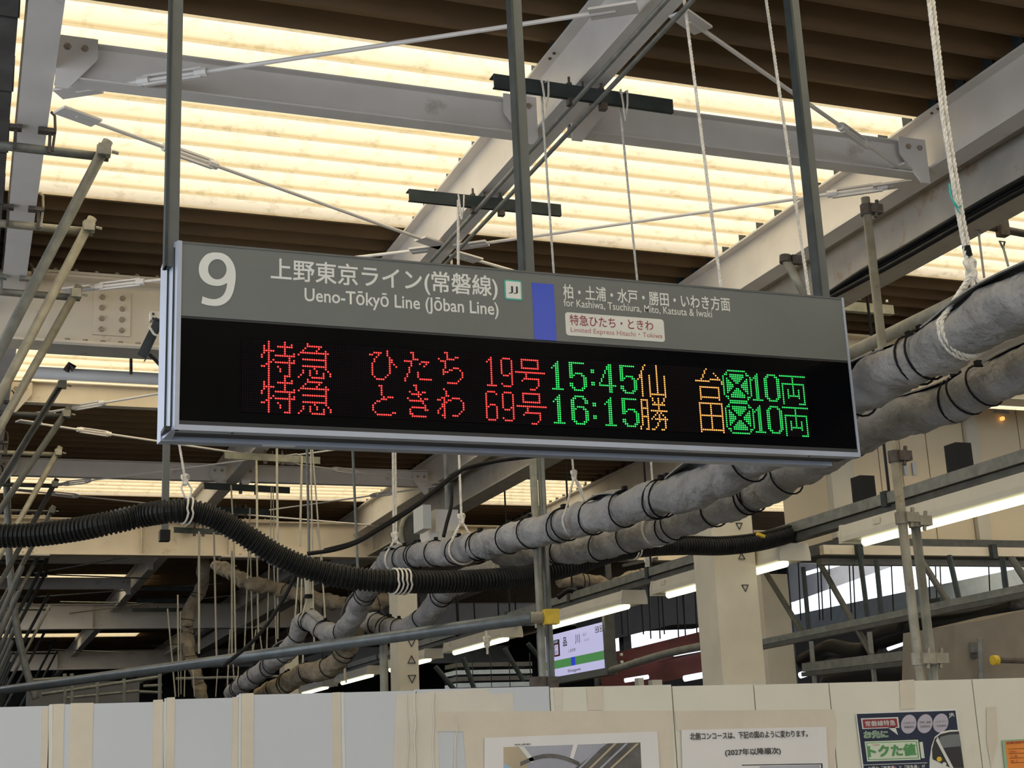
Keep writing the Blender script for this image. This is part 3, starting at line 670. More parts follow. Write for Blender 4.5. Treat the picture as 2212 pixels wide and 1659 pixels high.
# ================================================ ROPES ON THE WRAPPED PIPES
def on_path(pts, px):                                   # centre point of the pipe whose picture x is px
    P = smoothpath(pts, 20); best = None
    for i, p in enumerate(P):
        v = p-CP; x_ = 1106+FPX*v.dot(_r)/v.dot(_f)
        if best is None or abs(x_-px) < best[0]: best = (abs(x_-px), i)
    i = best[1]; i = max(1, min(len(P)-2, i)); return P[i], (P[i+1]-P[i-1]).normalized()
def hung(pts, px, apex_px, top, r, lab, dbl=True, rad=.083, mt='rope', tie=None, tails=True):
    c, d = on_path(pts, px); ap = aY(apex_px[0], apex_px[1], c.y-.0)
    m_ = MB(); tp = [Vector(t_) for t_ in top(c)] + [ap]
    if dbl:
        off = Vector((r*1.02, 0, 0)); twist(m_, [p-off for p in tp], r*.98); 
    else: twist(m_, tp, r)
    o = m_.build('rope', mt, label=lab, cat='rope')
    if dbl:
        m2 = MB(); twist(m2, [p+off for p in tp], r*.98); m2.build('rope_strand', mt, o)
    sling(c, d, rad, ap, r, lab).build('sling', mt, o)
    knot(o, ap+Vector((0,0,r*2)), r)
    if tails: MB().tube([ap, ap+Vector((.03,-.01,-.05)), ap+Vector((.045,-.01,-.10))], r*.8, 6).build('rope_end', mt, o)
    return o
# nearest thick rope at right with the teal tie
o = hung(A_pts, 2085, (2098, 590), lambda c: [aY(2006, -40, c.y), aY(2040, 250, c.y), aY(2072, 450, c.y)], .0095, 'thick white doubled rope at far right holding the upper wrapped pipe', rad=.088)
cc, dd = on_path(A_pts, 2085); p = aY(2066, 448, cc.y)
MB().tube([p+Vector((-.03,-.012,.09)), p+Vector((-.028,-.012,.03)), p+Vector((-.005,-.014,-.005)), p+Vector((.012,-.014,.002))], .0035, 5).build('teal_string', 'teal', o)
MB().tube([p+Vector((-.035,-.012,.06)), p+Vector((-.02,-.012,.01)), p+Vector((.002,-.014,-.03))], .003, 5).build('teal_string', 'teal', o)
p = aY(2088, 543, cc.y); MB().tube([p+Vector((0,0,.02)), p+Vector((.006,0,-.02))], .016, 10).build('tape_band', 'strap', o)
sling(cc+dd*.022, dd, .088, aY(2100, 600, cc.y), .0095, '').build('sling', 'rope', o)
hung(A_pts, 1245, (1240, 1030), lambda c: [aY(1168, 182, 5.95), aY(1197, 600, lerp((5.95,0,0),(c.y,0,0),.5).x)], .0065, 'white rope from the upper dark channel left rope loop, down behind the board', dbl=False)
o = hung(B_pts, 1422, (1412, 1075), lambda c: [aY(1337, 207, 5.95), aY(1378, 620, 6.6)], .0065, 'white rope from the upper dark channel right rope loop, down behind the board', dbl=False, rad=.087)
hung(A_pts, 858, (853, 1165), lambda c: [aY(847, 500, c.y)], .0095, 'pale doubled rope below the board knotted above the left end of the upper wrapped pipe', rad=.088)
hung(A_pts, 1000, (997, 1125), lambda c: [aY(975, 560, c.y)], .0085, 'pale rope with splayed strands holding the wrapped pipe right of the doubled rope', dbl=False, rad=.088)
for (x0_, x1_, lab) in ((1478, 1560, 'left'), (1655, 1748, 'right')):
    m_ = MB(); twist(m_, [aY(x0_, -60, 4.95), aY(x0_, 0, 4.95), aY(x1_, 640, 4.95)], .0075)
    m_.build('rope', 'rope', label='white rope crossing the brown roof down behind the board, '+lab+' of the pair', cat='rope')
m_ = MB(); twist(m_, [aY(990, 432, 7.38), aY(990, 600, 7.38)], .009)
o = m_.build('rope', 'rope', label='white rope hanging from the lower dark channel just above the board', cat='rope')
def loop_over(x, y, Y, par=None, w=.035, r=.0055, mt='rope'):
    p = aY(x, y, Y)
    for e in (-1, 1): MB().tube([p+Vector((e*w/2,-.04,.04)), p+Vector((e*w/3,-.045,-.03)), p+Vector((0,-.03,-.11))], r, 6).build('rope_loop', mt, par)
for par, x, y, Y in ((o, 992, 440, 7.38),): loop_over(x, y, Y, par)
for x, y, Y, lab in ((1172,200,5.92,'left'),(1342,222,5.92,'right')):
    p = aY(x, y, Y); q = MB().tube([p+Vector((-.018,-.04,.05)), p+Vector((-.012,-.045,-.03)), p+Vector((0,-.03,-.11)), p+Vector((.012,-.045,-.03)), p+Vector((.018,-.04,.05)), p+Vector((0,.03,.052)), p+Vector((-.018,-.04,.05))], .0055, 6)
    q.build('rope_loop', 'rope', label='rope loop over the upper dark channel, '+lab+' one', cat='rope')
# distant thin ropes
far = [(598,958,600,1190,.012,14),(554,985,556,1160,.012,14.6),(652,985,648,1180,.012,14.6),(671,960,675,1205,.008,13),(674,960,694,1215,.008,13),(499,1048,505,1160,.010,16),
 (540,1097,538,1165,.01,17),(586,1052,584,1180,.006,16),(590,1052,592,1180,.006,16),
 (430,1148,430,1412,.012,16),(462,1150,468,1425,.011,17),(501,1190,501,1420,.012,17),(505,1170,509,1420,.009,16),(537,1190,528,1405,.008,17),(541,1190,546,1420,.008,17),(555,1180,558,1370,.011,17),
 (582,1195,576,1412,.008,17),(591,1200,597,1400,.008,17),(600,1212,600,1380,.010,17),(645,1235,636,1350,.009,15),(652,1240,650,1330,.009,15),(675,1240,679,1395,.009,15),(697,1250,703,1345,.009,15),
 (384,1285,386,1435,.009,19),(362,1315,379,1505,.010,18),(383,1315,386,1505,.006,18),(390,1320,391,1500,.006,18),(400,1425,398,1505,.007,18),(416,1430,420,1505,.007,18),(470,1445,466,1505,.007,18),
 (497,1360,490,1505,.008,17),(503,1420,507,1500,.008,17),(515,1440,512,1500,.007,17),(553,1360,546,1410,.008,17),(560,1360,566,1405,.008,17),(655,1390,654,1440,.009,15),(743,1404,745,1470,.010,14),(745,1440,748,1475,.008,14),(683,1140,697,1215,.006,13)]
for k, (xa, ya, xb, yb, r_, Y) in enumerate(far):
    a = aY(xa, ya, Y)
    MB().tube([a, aY(xb, yb, Y)], r_, 6).build('rope', 'rope_far', label='thin pale rope in the far cluster between the board, the hose and the handrail', cat='rope', group='far ropes around the hose')
for x0_, x1_, ya, yb, lab in ((662, 668, 960, 1215, 'dark thin steel rod right of the pale channel below the board'), (759, 773, 962, 1235, 'grey thin steel rod hanging right of the low skylight ropes')):
    MB().tube([aY(x0_, ya-60, 12), aY(x1_, yb, 12)], .012, 8).build('hanger_rod', 'galv', label=lab, cat='rod')
# bunched strands above the elbow of the lower pipe
o = MB().tube([aY(664,1248,12.4), aY(667,1290,12.4)], .03, 8).build('rope_bundle', 'rope_far', label='bunch of pale rope strands bound black above the pipe elbow', cat='rope')
for k in range(6):
    MB().tube([aY(664+k,1290,12.4), aY(652+k*6,1335,12.4)], .009, 6).build('strand', 'rope_far', o)
MB().tube([aY(667,1284,12.35), aY(667,1292,12.35)], .034, 8).build('tape_band', 'strap', o)
for k, (x, y, Y) in enumerate(((1400,1215,12.5),(1052,1385,14))):
    o = MB().tube([aY(x-3,y-25,Y), aY(x,y,Y), aY(x+1,y+28,Y)], .012, 6).build('rope', 'rope', label=('pale rope knot above the right light rail', 'thin white string hanging by the far lamps')[k], cat='rope')
    knot(o, aY(x, y, Y), .014)

# ================================================ BLACK CABLES
def cable(pts, r, lab, mt='cable', cat='cable', par=None, name='cable'):
    return MB().tube(smoothpath(pts, 8), r, 8).build(name, mt, par, smooth=True, label=lab, cat=cat if par is None else None)
o = cable([aX(x, y, 5.25) for x, y in ((2260,372),(2150,432),(2050,490),(1950,548),(1870,592),(1790,640),(1700,700))], .020, 'bundle of thick black cables under the big girder at right')
for dz, dy in ((.03, .02), (-.03, .0)):
    cable([aX(x, y, 5.22)+Vector((0, dy, dz*(1 if i < 5 else .5))) for i, (x, y) in enumerate(((2260,372),(2150,432),(2050,490),(1950,548),(1870,592),(1790,640)))], .018, None, par=o)
cable([aY(x, y, 7.2) for x, y in ((664,1196),(720,1188),(770,1172),(820,1143),(880,1106),(930,1068),(985,1025),(1010,1010),(1080,995),(1160,985))], .011, 'pair of black cables sagging from the board to the hose, lower one')
cable([aY(x, y, 7.2) for x, y in ((700,1188),(770,1168),(830,1132),(900,1088),(960,1040),(992,1018),(1060,1000),(1150,984))], .008, 'pair of black cables sagging from the board to the hose, upper one')
cable([aY(x, y, 9) for x, y in ((640,1238),(620,1280),(590,1330),(560,1370),(530,1400),(480,1440))], .012, 'dark cable slanting down from the hose behind the handrail')
cable([aY(x, y, 9) for x, y in ((975,1045),(975,1090),(965,1130),(958,1160))], .013, 'dark cable hanging behind the wrapped pipe end')
cable([aY(x, y, 6.5) for x, y in ((322,765),(338,780),(352,800),(370,850))], .009, 'short black cable curving behind the board left edge')

# dark bracket and box left of the board
o = MB().box(aY(325,672,6.6), aY(350,692,6.6)+Vector((0,.05,0))).build('junction_box', 'paint_warm', label='small pale box with holes at the left edge of the board', cat='box')
for x, y in ((331,678),(331,688),(340,690)):
    p = aY(x, y, 6.59); MB().box(p-Vector((.005,.004,.005)), p+Vector((.005,.004,.005))).build('hole', 'ink', o)
o = MB().obox(aY(345,690,6.6), aY(306,770,6.6), .045, .008, up=(0,1,.2)).obox(aY(352,694,6.6), aY(313,779,6.6), .004, .05, up=(0,1,.2)).build('angle_bracket', 'channel', label='dark steel angle bracket slanting below the pale box', cat='bracket')
twist(MB(), [aY(322,705,6.55), aY(333,722,6.55), aY(346,728,6.55), aY(349,760,6.55)], .006).build('white_cord', 'rope', o)
# pipe hanger with its rod
o = MB().tube([aY(283,765,10.9), aY(283,808,10.9)], .012, 8).build('pipe_hanger', 'clamp', label='threaded rod and beam clamp above the white pipe', cat='hanger')
MB().box(aY(276,740,10.9), aY(291,765,10.9)+Vector((0,.06,0))).build('beam_clamp', 'clamp', o)
a, b = aY(70,796,11.3), aY(380,829,11.3); a.z = b.z = (a.z+b.z)/2
MB().tube([a, b+Vector((6,0,0))], .048, 14).build('white_pipe', 'paint', smooth=True, label='long pale pipe running crosswise below the second skylight at left', cat='pipe')
MB().tube([aY(160,797,11.2), aY(150,789,11.2), aY(143,801,11.2)], .03, 6).build('leaf_litter', 'clamp', label='dark clump of debris resting on the pale crosswise pipe', cat='debris')

# ================================================ SCAFFOLD AT LEFT
def clampset(par, c, s=1.0):
    c = Vector(c)
    MB().tube([c+Vector((-.035*s,-.03,.0)), c+Vector((.035*s,-.03,.0))], .036*s, 8).tube([c+Vector((.04*s,-.05,-.005)), c+Vector((.075*s,-.05,-.012))], .009*s, 6).box(c+Vector((-.03*s,-.07*s,-.03*s)), c+Vector((.03*s,-.03,.03*s))).build('coupler', 'galv_warm', par)
ends = [(222,335),(190,497),(163,640),(133,835),(143,897),(125,980),(118,1048),(112,1105),(104,1165),(100,1212),(98,1242),(103,1290),(105,1315),(108,1345),(117,1388),(122,1410),(130,1430)]
slopes = [.41, .42, .46, .52, .58, .48]
NTH = ['nearest','second','third','fourth','fifth','sixth','seventh','eighth','ninth','tenth','eleventh','twelfth','thirteenth','fourteenth','fifteenth','sixteenth','farthest']
for k, e_ in enumerate(ends):
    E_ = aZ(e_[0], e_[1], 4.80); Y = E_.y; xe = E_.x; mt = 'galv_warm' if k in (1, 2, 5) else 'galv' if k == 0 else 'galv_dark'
    lab = 'slanting scaffold prop at left, %s from the camera' % NTH[k]
    top = Vector((xe+.02, Y-.05, 4.86)); sl_ = slopes[k] if k < 6 else .47
    o = MB().tube([top, Vector((xe-.0-sl_*2.9, Y-.05, 1.9))], .0275, 12).build('scaffold_prop', mt, smooth=True, label=lab, cat='pipe')
    if k < 9: clampset(o, (xe, Y-.02, 4.80))
    if k in (3,) : pass
    else:
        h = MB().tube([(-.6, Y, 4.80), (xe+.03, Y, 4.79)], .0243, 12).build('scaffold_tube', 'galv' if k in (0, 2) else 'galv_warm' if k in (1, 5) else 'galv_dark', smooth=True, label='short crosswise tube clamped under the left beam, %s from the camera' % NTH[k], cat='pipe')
        if k < 8:
            for xx in (.115, .285):
                MB().box((xx-.03 if xx < .2 else xx-.06, Y-.06, 4.875), (xx+.03, Y-.01, 4.897)).box((xx-.008, Y-.035, 4.77), (xx+.008, Y-.02, 4.88)).build('beam_clamp', 'clamp' if k != 2 else 'galv', h)
            MB().tube([(.30, Y-.03, 4.78), (.31, Y-.03, 4.90), (.305, Y-.03, 4.98), (.285, Y-.03, 5.0)], .008, 6).build('hook_bolt', 'clamp' if k != 1 else 'galv_warm', h)
for k in range(16):
    Y = 13.5+k*1.8; X = .12+.012*(Y-14)
    MB().tube([(X, Y, 0), (X, Y, 3.6)], .026, 8).build('scaffold_post', 'galv_dark', label='upright scaffold post in the dense lattice at lower left', cat='pipe', group='lattice posts at lower left')
    a = Vector((X+.35+.02*k, Y, 3.5)); MB().tube([a, a+Vector((-.9, .1, -2.4))], .024, 8).build('scaffold_brace', 'galv_dark', label='steep brace tube crossing the lattice at lower left', cat='pipe', group='lattice braces at lower left')
for zz in (2.2, 2.7, 3.25):
    MB().tube([(.05, 14, zz), (.6, 42, zz)], .024, 8).build('scaffold_ledger', 'galv_dark', label='long level scaffold tube in the lattice at lower left, '+{2.2:'lowest',2.7:'middle',3.25:'top'}[zz], cat='pipe')
cable([aY(x, y, 17) for x, y in ((14,730),(12,820),(14,1000),(20,1200),(34,1340),(55,1440),(78,1510))], .04, 'grey downpipe at the left edge curving behind the props', 'galv', 'pipe')
# beam-end column piece behind the first girder, far left
MB().box((.10, 9.82, 2.2), (.13, 9.9, 4.5)).build('steel_strap', 'paint', label='narrow upright steel strip at the left edge under the girder', cat='strip')
# ================================================ HANDRAIL AND POSTS
a, b = aZ(-30, 1496, 2.4), aZ(1152, 1334, 2.4)
hr = MB().tube([a, b], .038, 20).build('handrail', 'rail_steel', smooth=True, label='long grey steel pipe rail above the white hoarding ending in a yellow clamp', cat='rail')
p = aZ(828, 1380, 2.4); MB().tube([p, Vector((p.x, p.y, 0))], .0265, 14).build('rail_post', 'galv', hr, smooth=True)
MB().tube([b-Vector((.02,0,0)), b+Vector((.06,0,0))], .034, 12).build('coupler', 'galv_warm', hr)
MB().obox(b+Vector((.055,-.03,.0)), b+Vector((.135,-.035,.0)), .07, .085).build('yellow_clamp', 'yellow', hr)
px_ = [(1163, 'left', 'galv'), (1186, 'right', 'rail_steel')]
for x, s_, mt in px_:
    p = aY(x, 1250, 7.72)
    o = MB().tube([(p.x, 7.72 if s_ == 'left' else 7.76, 0), (p.x, 7.72 if s_ == 'left' else 7.76, 3.45)], .0225, 14).build('scaffold_post', mt, smooth=True, label=s_+' upright of the twin grey scaffold posts beside the yellow clamp', cat='pipe')
    q = aY(x, 1474, 7.72); MB().box(q-Vector((.04,.05,.03)), q+Vector((.04,.04,.03))).build('coupler', 'clamp', o)
for (x, y0, Yp, lab, mt) in ((1932, 425, 6.0, 'tall warm grey scaffold post right of the board', 'galv_warm'), (1984, 1112, 6.05, 'shorter scaffold post standing right beside the tall one', 'galv')):
    p0 = aY(1930 if x == 1932 else 1975, 960 if x == 1932 else 1115, Yp)
    zt_ = 4.47 if x == 1932 else p0.z
    o = MB().tube([(p0.x, Yp, 0), (p0.x, Yp, zt_)], .0243, 14).build('scaffold_post', mt, smooth=True, label=lab, cat='pipe')
    for y in ((445, 985, 1118, 1425) if x == 1932 else (1125, 1425)):
        z_ = aY(1900, y, Yp).z if y > 500 else 4.40
        c_ = Vector((p0.x, Yp, z_)); MB().tube([c_-Vector((0,0,.03)), c_+Vector((0,0,.03))], .034, 10).box(c_+Vector((.0,-.045,-.025)), c_+Vector((.075,.0,.025))).tube([c_+Vector((.03,-.03,-.05)), c_+Vector((.05,-.03,.05))], .010, 6).build('coupler', 'clamp' if y < 1000 else 'galv_warm', o)
o = MB().tube([aY(1697,560,6.3), aY(1752,660,6.3)], .0243, 12).build('scaffold_tube', 'galv_warm', smooth=True, label='short slanting scaffold tube peeking above the right end of the board', cat='pipe')
c_ = aY(1699, 560, 6.3); MB().tube([c_-Vector((.01,0,.02)), c_+Vector((-.005,0,.02))], .033, 10).box(c_+Vector((.02,-.03,-.03)), c_+Vector((.08,0,.02))).build('coupler', 'clamp', o)
# big painted pipe behind the wrapped pipes
a, b = aX(1840, 752, 4.62), aX(2240, 580, 4.62); a.z = b.z = (a.z+b.z)/2
MB().tube([a+(a-b)*.7, b+(b-a)*.5], .037, 16).build('painted_pipe', 'galv_warm', smooth=True, label='straight grey painted pipe just above the wrapped pipes at right', cat='pipe')
for (x, ya, yb) in ((2116, 505, 600), (2168, 530, 575)):
    q0 = aX(x-2, ya, 4.63); q1 = aX(x+10, yb, 4.63); o = MB().tube([q0, q1], .006, 6).build('hanger_rod', 'galv_warm', label='thin rod hanging the painted pipe against the right skylight, '+('left' if x < 2150 else 'right')+' one', cat='rod')
    MB().tube([q0+Vector((-.015,0,.02)), q0+Vector((.015,0,.02)), q0+Vector((0,0,-.02))], .006, 6, closed=True).build('eye_ring', 'clamp', o)
a, b = aY(2085, 480, 7.2), aY(2230, 508, 7.2)
o = MB().tube([a, b], .026, 12).build('scaffold_tube', 'clamp', smooth=True, label='dark crosswise tube with clamps below the girder at far right', cat='pipe')
for x, y in ((2107,478),(2165,492)):
    c_ = aY(x, y, 7.17); MB().box(c_-Vector((.035,.03,.06)), c_+Vector((.035,.03,.05))).tube([c_+Vector((0,0,.04)), c_+Vector((.01,0,.10))], .012, 6).build('coupler', 'clamp', o)
o = MB().box(aY(1820, 650, 9.0), aY(1932, 679, 9.0)+Vector((0,.05,0))).build('indicator_box', 'channel_pale', label='narrow pale box with two small bulbs behind the tall post', cat='box')
for x, y in ((1857,648),(1916,653)):
    c_ = aY(x, y, 9.0); MB().tube([c_, c_+Vector((0,0,.02))], .010, 8).build('bulb', 'white_print', o)

# ================================================ CREAM CABINETS
CY = 11.0
x0 = aY(1795,1100,CY).x; zb = aY(2000,1168,CY).z
ctop = aY(2160, 882, CY).z
cb = empty('equipment_room', (x0+2, CY, zb), 'cream metal equipment cabinets with doors behind the posts at right', 'cabinet')
MB().box((x0, CY+.03, zb), (x0+5, CY+.8, ctop)).build('body', 'cream_wall', cb)
edges = [1790, 1843, 1905, 1953, 2012, 2094, 2122, 2216, 2300]
for k, (ea, eb) in enumerate(zip(edges[:-1], edges[1:])):
    xa, xb = aY(ea,1050,CY).x, aY(eb,1050,CY).x
    strip = k in (0, 5)
    MB().box((xa+.006, CY-(.05 if strip else 0), zb+.01), (xb-.006, CY+.03, ctop-.01)).build('post_cover' if strip else 'door', 'concrete' if strip else 'cream_wall', cb)
for x in (1955, 1974):
    q = aY(x, 1013, CY-.01); MB().box(q-Vector((.018,.01,.06)), q+Vector((.018,.0,.06))).build('door_handle', 'alu', cb)
q = aY(2163, 905, CY-.01); MB().tube([q, q-Vector((0,.03,0))], .02, 10).build('pilot_lamp', 'amber_led', cb)
q = aY(2163, 890, CY-.01); MB().box(q-Vector((.09,.004,.014)), q+Vector((.09,.0,.014))).build('name_plate', 'alu', cb)
MB().box((x0, CY-.1, zb-.10), (x0+5, CY+.8, zb)).build('base_beam', 'galv_dark', cb)
a = aY(1775,1188,9.8); b = aY(2230,1200,9.8)
o = MB().obox(a, Vector((b.x, a.y, a.z)), .06, .075).build('cable_rack', 'paint_warm', label='pale crosswise metal rack under the cream cabinets', cat='rack')
MB().obox(a-Vector((0,-.05,.09)), Vector((b.x, a.y+.05, a.z-.09)), .06, .05).build('rack_shade_strip', 'galv_dark', o)  # dark strip standing in for the shade under the rack
for x in (1855, 2145):
    q = aY(x,1192,9.75); MB().box(q-Vector((.025,.03,.06)), q+Vector((.025,.02,.06))).build('rack_clip', 'channel', o)

# ================================================ LIGHT RAIL AND LAMPS
RX = 5.87
rl = MB().obox((RX, 4.5, 3.235), (RX, 31, 3.235), .09, .075).build('light_rail', 'galv', label='long metal channel rail carrying the row of strip lamps', cat='rail')
MB().obox((RX+.03, 4.5, 3.165), (RX+.03, 31, 3.165), .10, .05).build('rail_tray', 'galv_dark', rl)
for k in range(14):
    Y = 6.2+k*1.85
    MB().tube([(RX, Y, 3.27), (RX, Y, 5.25)], .011, 6).build('suspension_rod', 'cable', rl)
    MB().box((RX-.055, Y-.03, 3.18), (RX+.055, Y+.03, 3.285)).build('rail_clip', 'channel', rl)
for x, y in ((1871,1108),(2078,1040)):
    q = aX(x, y, RX+.05); MB().box((q.x-.06, q.y-.06, 3.27), (q.x+.06, q.y+.06, 3.46)).build('stub_post', 'cable', label='black square stub standing on the light rail, '+('left' if x < 2000 else 'right')+' one', cat='post')
ly = [(6.3,8.48),(9.27,11.5),(12.1,14.3),(15.35,17.5),(18.3,20.45),(21.2,23.3),(24.1,26.2),(27.0,29.1)]
names = ['nearest long','second','third','fourth','fifth','sixth','seventh','farthest']
ten = lambda y0, y1: y1-y0
proto = None
for k, (ya, yb) in enumerate(ly):
    L = yb-ya
    lp = empty('strip_lamp', (RX-.02, (ya+yb)/2, 2.99), names[k]+' white strip lamp under the metal rail at right', 'lamp')
    fnl = lambda a_, b_, d_: (RX-.02+a_, d_, 3.0+b_)
    MB().prism([(-.13, .0), (-.13, .035), (-.115, .115), (.115, .115), (.13, .035), (.13, .0)], fnl, ya+.03, yb-.03).build('lamp_body', 'fixture', lp)
    for e, d_ in ((ya, .03), (yb, -.03)):
        MB().prism([(-.135, -.012), (-.135, .04), (-.12, .12), (.12, .12), (.135, .04), (.135, -.012)], fnl, e, e+d_).build('end_cap', 'fixture', lp)
    for xx in (-.03,):
        MB().tube([(RX-.02+xx, ya+.10, 2.980), (RX-.02+xx, yb-.16, 2.980)], .030, 12).build('lamp_tube', 'tube_light', lp, smooth=True)
    MB().box((RX-.153, yb-.30 if k else yb-.5, 3.055), (RX-.146, yb-.22 if k else yb-.42, 3.095)).build('label_plate', 'concrete', lp)

# ================================================ STATION NAME SIGN
SX = 5.95
tl = aX(1166,1383,SX); trr = aX(1303,1338,SX); bl = aX(1180,1467,SX); br = aX(1310,1442,SX)
zt, zb = (tl.z+trr.z)/2, (bl.z+br.z)/2; yf, yn = tl.y, (trr.y+br.y)/2
sg = empty('station_name_sign', (SX+.1, (yf+yn)/2, zb-.05), 'lit white station name sign with green band behind the twin posts', 'sign')
MB().box((SX, yn, zb), (SX+.08, yf, zt)).build('light_box', 'screen', sg)
hgt = zt-zb; wid = yf-yn
for ya, yb, za, zc in ((yn-.06, yn, zb-.07, zt+.08), (yf, yf+.06, zb-.07, zt+.05)):
    MB().box((SX-.015, ya, za), (SX+.09, yb, zc)).build('frame_post', 'galv_dark' if ya < yn else 'hanger', sg)
MB().box((SX-.015, yn, zb-.07), (SX+.09, yf, zb-.001)).build('frame_rail', 'hanger', sg)
def sgp(u, v): return (SX-.004, yf-u*wid, zb+v*hgt)
def srect(u0, u1, v0, v1, mt, name, d=.004):
    A_, B_ = sgp(u0, v0), sgp(u1, v1); return MB().box((SX-d, A_[1], A_[2]), (SX, B_[1], B_[2])).build(name, mt, sg)
def stext(s, u0, u1, v0, v1, mt='ink', off=.01):
    text_on(s, (SX-.0065, yf-u0*wid, zb+v0*hgt), (0,-1,0), (0,0,1), (u1-u0)*wid, (v1-v0)*hgt, mt, sg, off)
srect(0, 1, .19, .38, 'sgreen', 'line_band'); srect(.50, .56, .19, .38, 'sblue', 'station_mark', .006)
stext('品', .39, .45, .66, .87, off=.02); stext('川', .58, .65, .66, .87); stext('しながわ', .47, .58, .50, .58); stext('Shinagawa', .44, .64, .03, .12)
stext('品川', .70, .75, .79, .86, 'ink_grey', 0); stext('시나가와', .71, .79, .66, .73, 'lilac', 0)
MB().prism(rrect(.235, .325, .47, .86, .012), lambda a_, b_, d_: (d_, yf-a_*wid, zb+b_*hgt), SX-.005, SX).build('station_code_badge', 'ink', sg)
MB().prism(rrect(.245, .315, .485, .76, .012), lambda a_, b_, d_: (d_, yf-a_*wid, zb+b_*hgt), SX-.0065, SX-.005).build('badge_ring', 'maroon', sg)
MB().prism(rrect(.252, .308, .51, .74, .008), lambda a_, b_, d_: (d_, yf-a_*wid, zb+b_*hgt), SX-.008, SX-.0065).build('badge_face', 'screen', sg)
def stx(s, u0, u1, v0, v1, mt): text_on(s, (SX-.0095, yf-u0*wid, zb+v0*hgt), (0,-1,0), (0,0,1), (u1-u0)*wid, (v1-v0)*hgt, mt, sg, .01)
stx('SGW', .25, .31, .78, .84, 'screen'); stx('JT', .262, .298, .64, .71, 'ink'); stx('03', .262, .298, .53, .61, 'ink')
for u in (.88, .945):
    srect(u, u+.045, .80, .93, 'ink_grey', 'pictogram_frame', .005); srect(u+.006, u+.039, .815, .915, 'screen', 'pictogram_face', .0065)
    srect(u+.015, u+.030, .84, .89, 'ink_grey', 'pictogram', .008)
cable([aX(1320,1448,SX), aX(1440,1412,SX), aX(1560,1388,SX)], .035, 'straight grey tube continuing right from the station sign', 'galv', 'pipe')

# ================================================ COLUMNS
def column(x0p, x1p, Y, ytop, ybot, lab, dirs, dpt=.32, zt_=4.57):
    xa, xb = aY(x0p, ybot, Y).x, aY(x1p, ybot, Y).x; zt2 = zt_
    o = MB().box((xa, Y, 0), (xb, Y+dpt, zt2)).build('platform_column', 'concrete', label=lab, cat='column')
    for x, y, up in dirs:
        c_ = aY(x, y, Y-.004); s_ = .045*(Y/9.6); e = 1 if up else -1
        P_ = [c_+Vector((-s_*.6, 0, -s_*.5*e)), c_+Vector((s_*.6, 0, -s_*.5*e)), c_+Vector((0, 0, s_*.6*e))]
        MB().tube(P_, .0055*(Y/9.6), 5, closed=True).build('triangle_mark', 'ink', o)
    return o
column(1563, 1655, 9.6, 1080, 1480, 'pale square column with hand drawn triangle marks right of the station sign',
       [(1597,1136,0),(1602,1201,1),(1610,1270,0)])
column(863, 906, 14.4, 1280, 1490, 'pale column with small triangle marks left of the far lamps', [(889,1388,0),(889,1425,1),(890,1466,0)], zt_=3.55)
column(1664, 1722, 12.6, 1240, 1478, 'shaded taupe column behind the big pale column', [], zt_=aY(1690,1240,12.6).z)
column(614, 645, 20.4, 1370, 1500, 'small distant tan column behind the wrapped pipe', [], zt_=3.3)
o = MB().box(aY(940,1100,12.5), aY(992,1175,12.5)+Vector((.0,.5,0))).build('loudspeaker_box', 'paint', label='grey box with white end hanging below the board under the girder', cat='box')
MB().box(aY(913,1090,12.4), aY(932,1142,12.4)+Vector((0,.3,0))).build('white_end', 'white_print', o)
MB().tube([aY(966,1100,12.6), Vector((aY(966,1100,12.6).x, 12.6, 4.6))], .02, 8).build('hanger', 'galv', o)
MB().tube([aY(968,1150,12.5), aY(968,1200,12.5)], .11, 16).build('round_neck', 'concrete', o)
cc = aY(903,1152,13.2); o = MB().tube([cc+Vector((.17*math.cos(a_), .02, .23*math.sin(a_))) for a_ in [2*math.pi*j/24 for j in range(24)]], .025, 8, closed=True).build('duct_end', 'galv_warm', smooth=True, label='round grey duct end left of the hanging box', cat='duct')
MB().tube([cc+Vector((0,.03,0)), cc+Vector((0,.3,0))], .19, 20).build('duct_inside', 'galv_dark', o)

# ================================================ FAR RIGHT BACKGROUND
def obar(p, q, w, h, name, mt, lab, cat='beam', par=None):
    return MB().obox(p, q, w, h).build(name, mt, par, label=lab, cat=cat if par is None else None)
r1 = obar(aY(1335,1430,17), aY(1680,1345,16), .10, .24, 'red_beam', 'redsteel', 'upper dark red steel beam beyond the columns')
r2 = obar(aY(1300,1478,17), aY(1680,1400,16), .10, .26, 'red_beam', 'redsteel', 'lower dark red steel beam just above the hoarding')
for k, (x, y) in enumerate(((1341,1414),(1342,1430),(1341,1442))):
    bolt(r1, aY(x, y, 16.8), (0,-1,0), .02, .03, 'white_print')
MB().box(aY(1648,1345,15), aY(1674,1480,15)+Vector((0,.2,0))).build('red_post', 'redsteel', label='dark red steel post between the two columns', cat='post')
MB().box(aY(1700,1200,21), aY(1722,1480,21)+Vector((0,.3,0))).build('grey_post', 'channel', label='dark blue grey post right of the taupe column', cat='post')
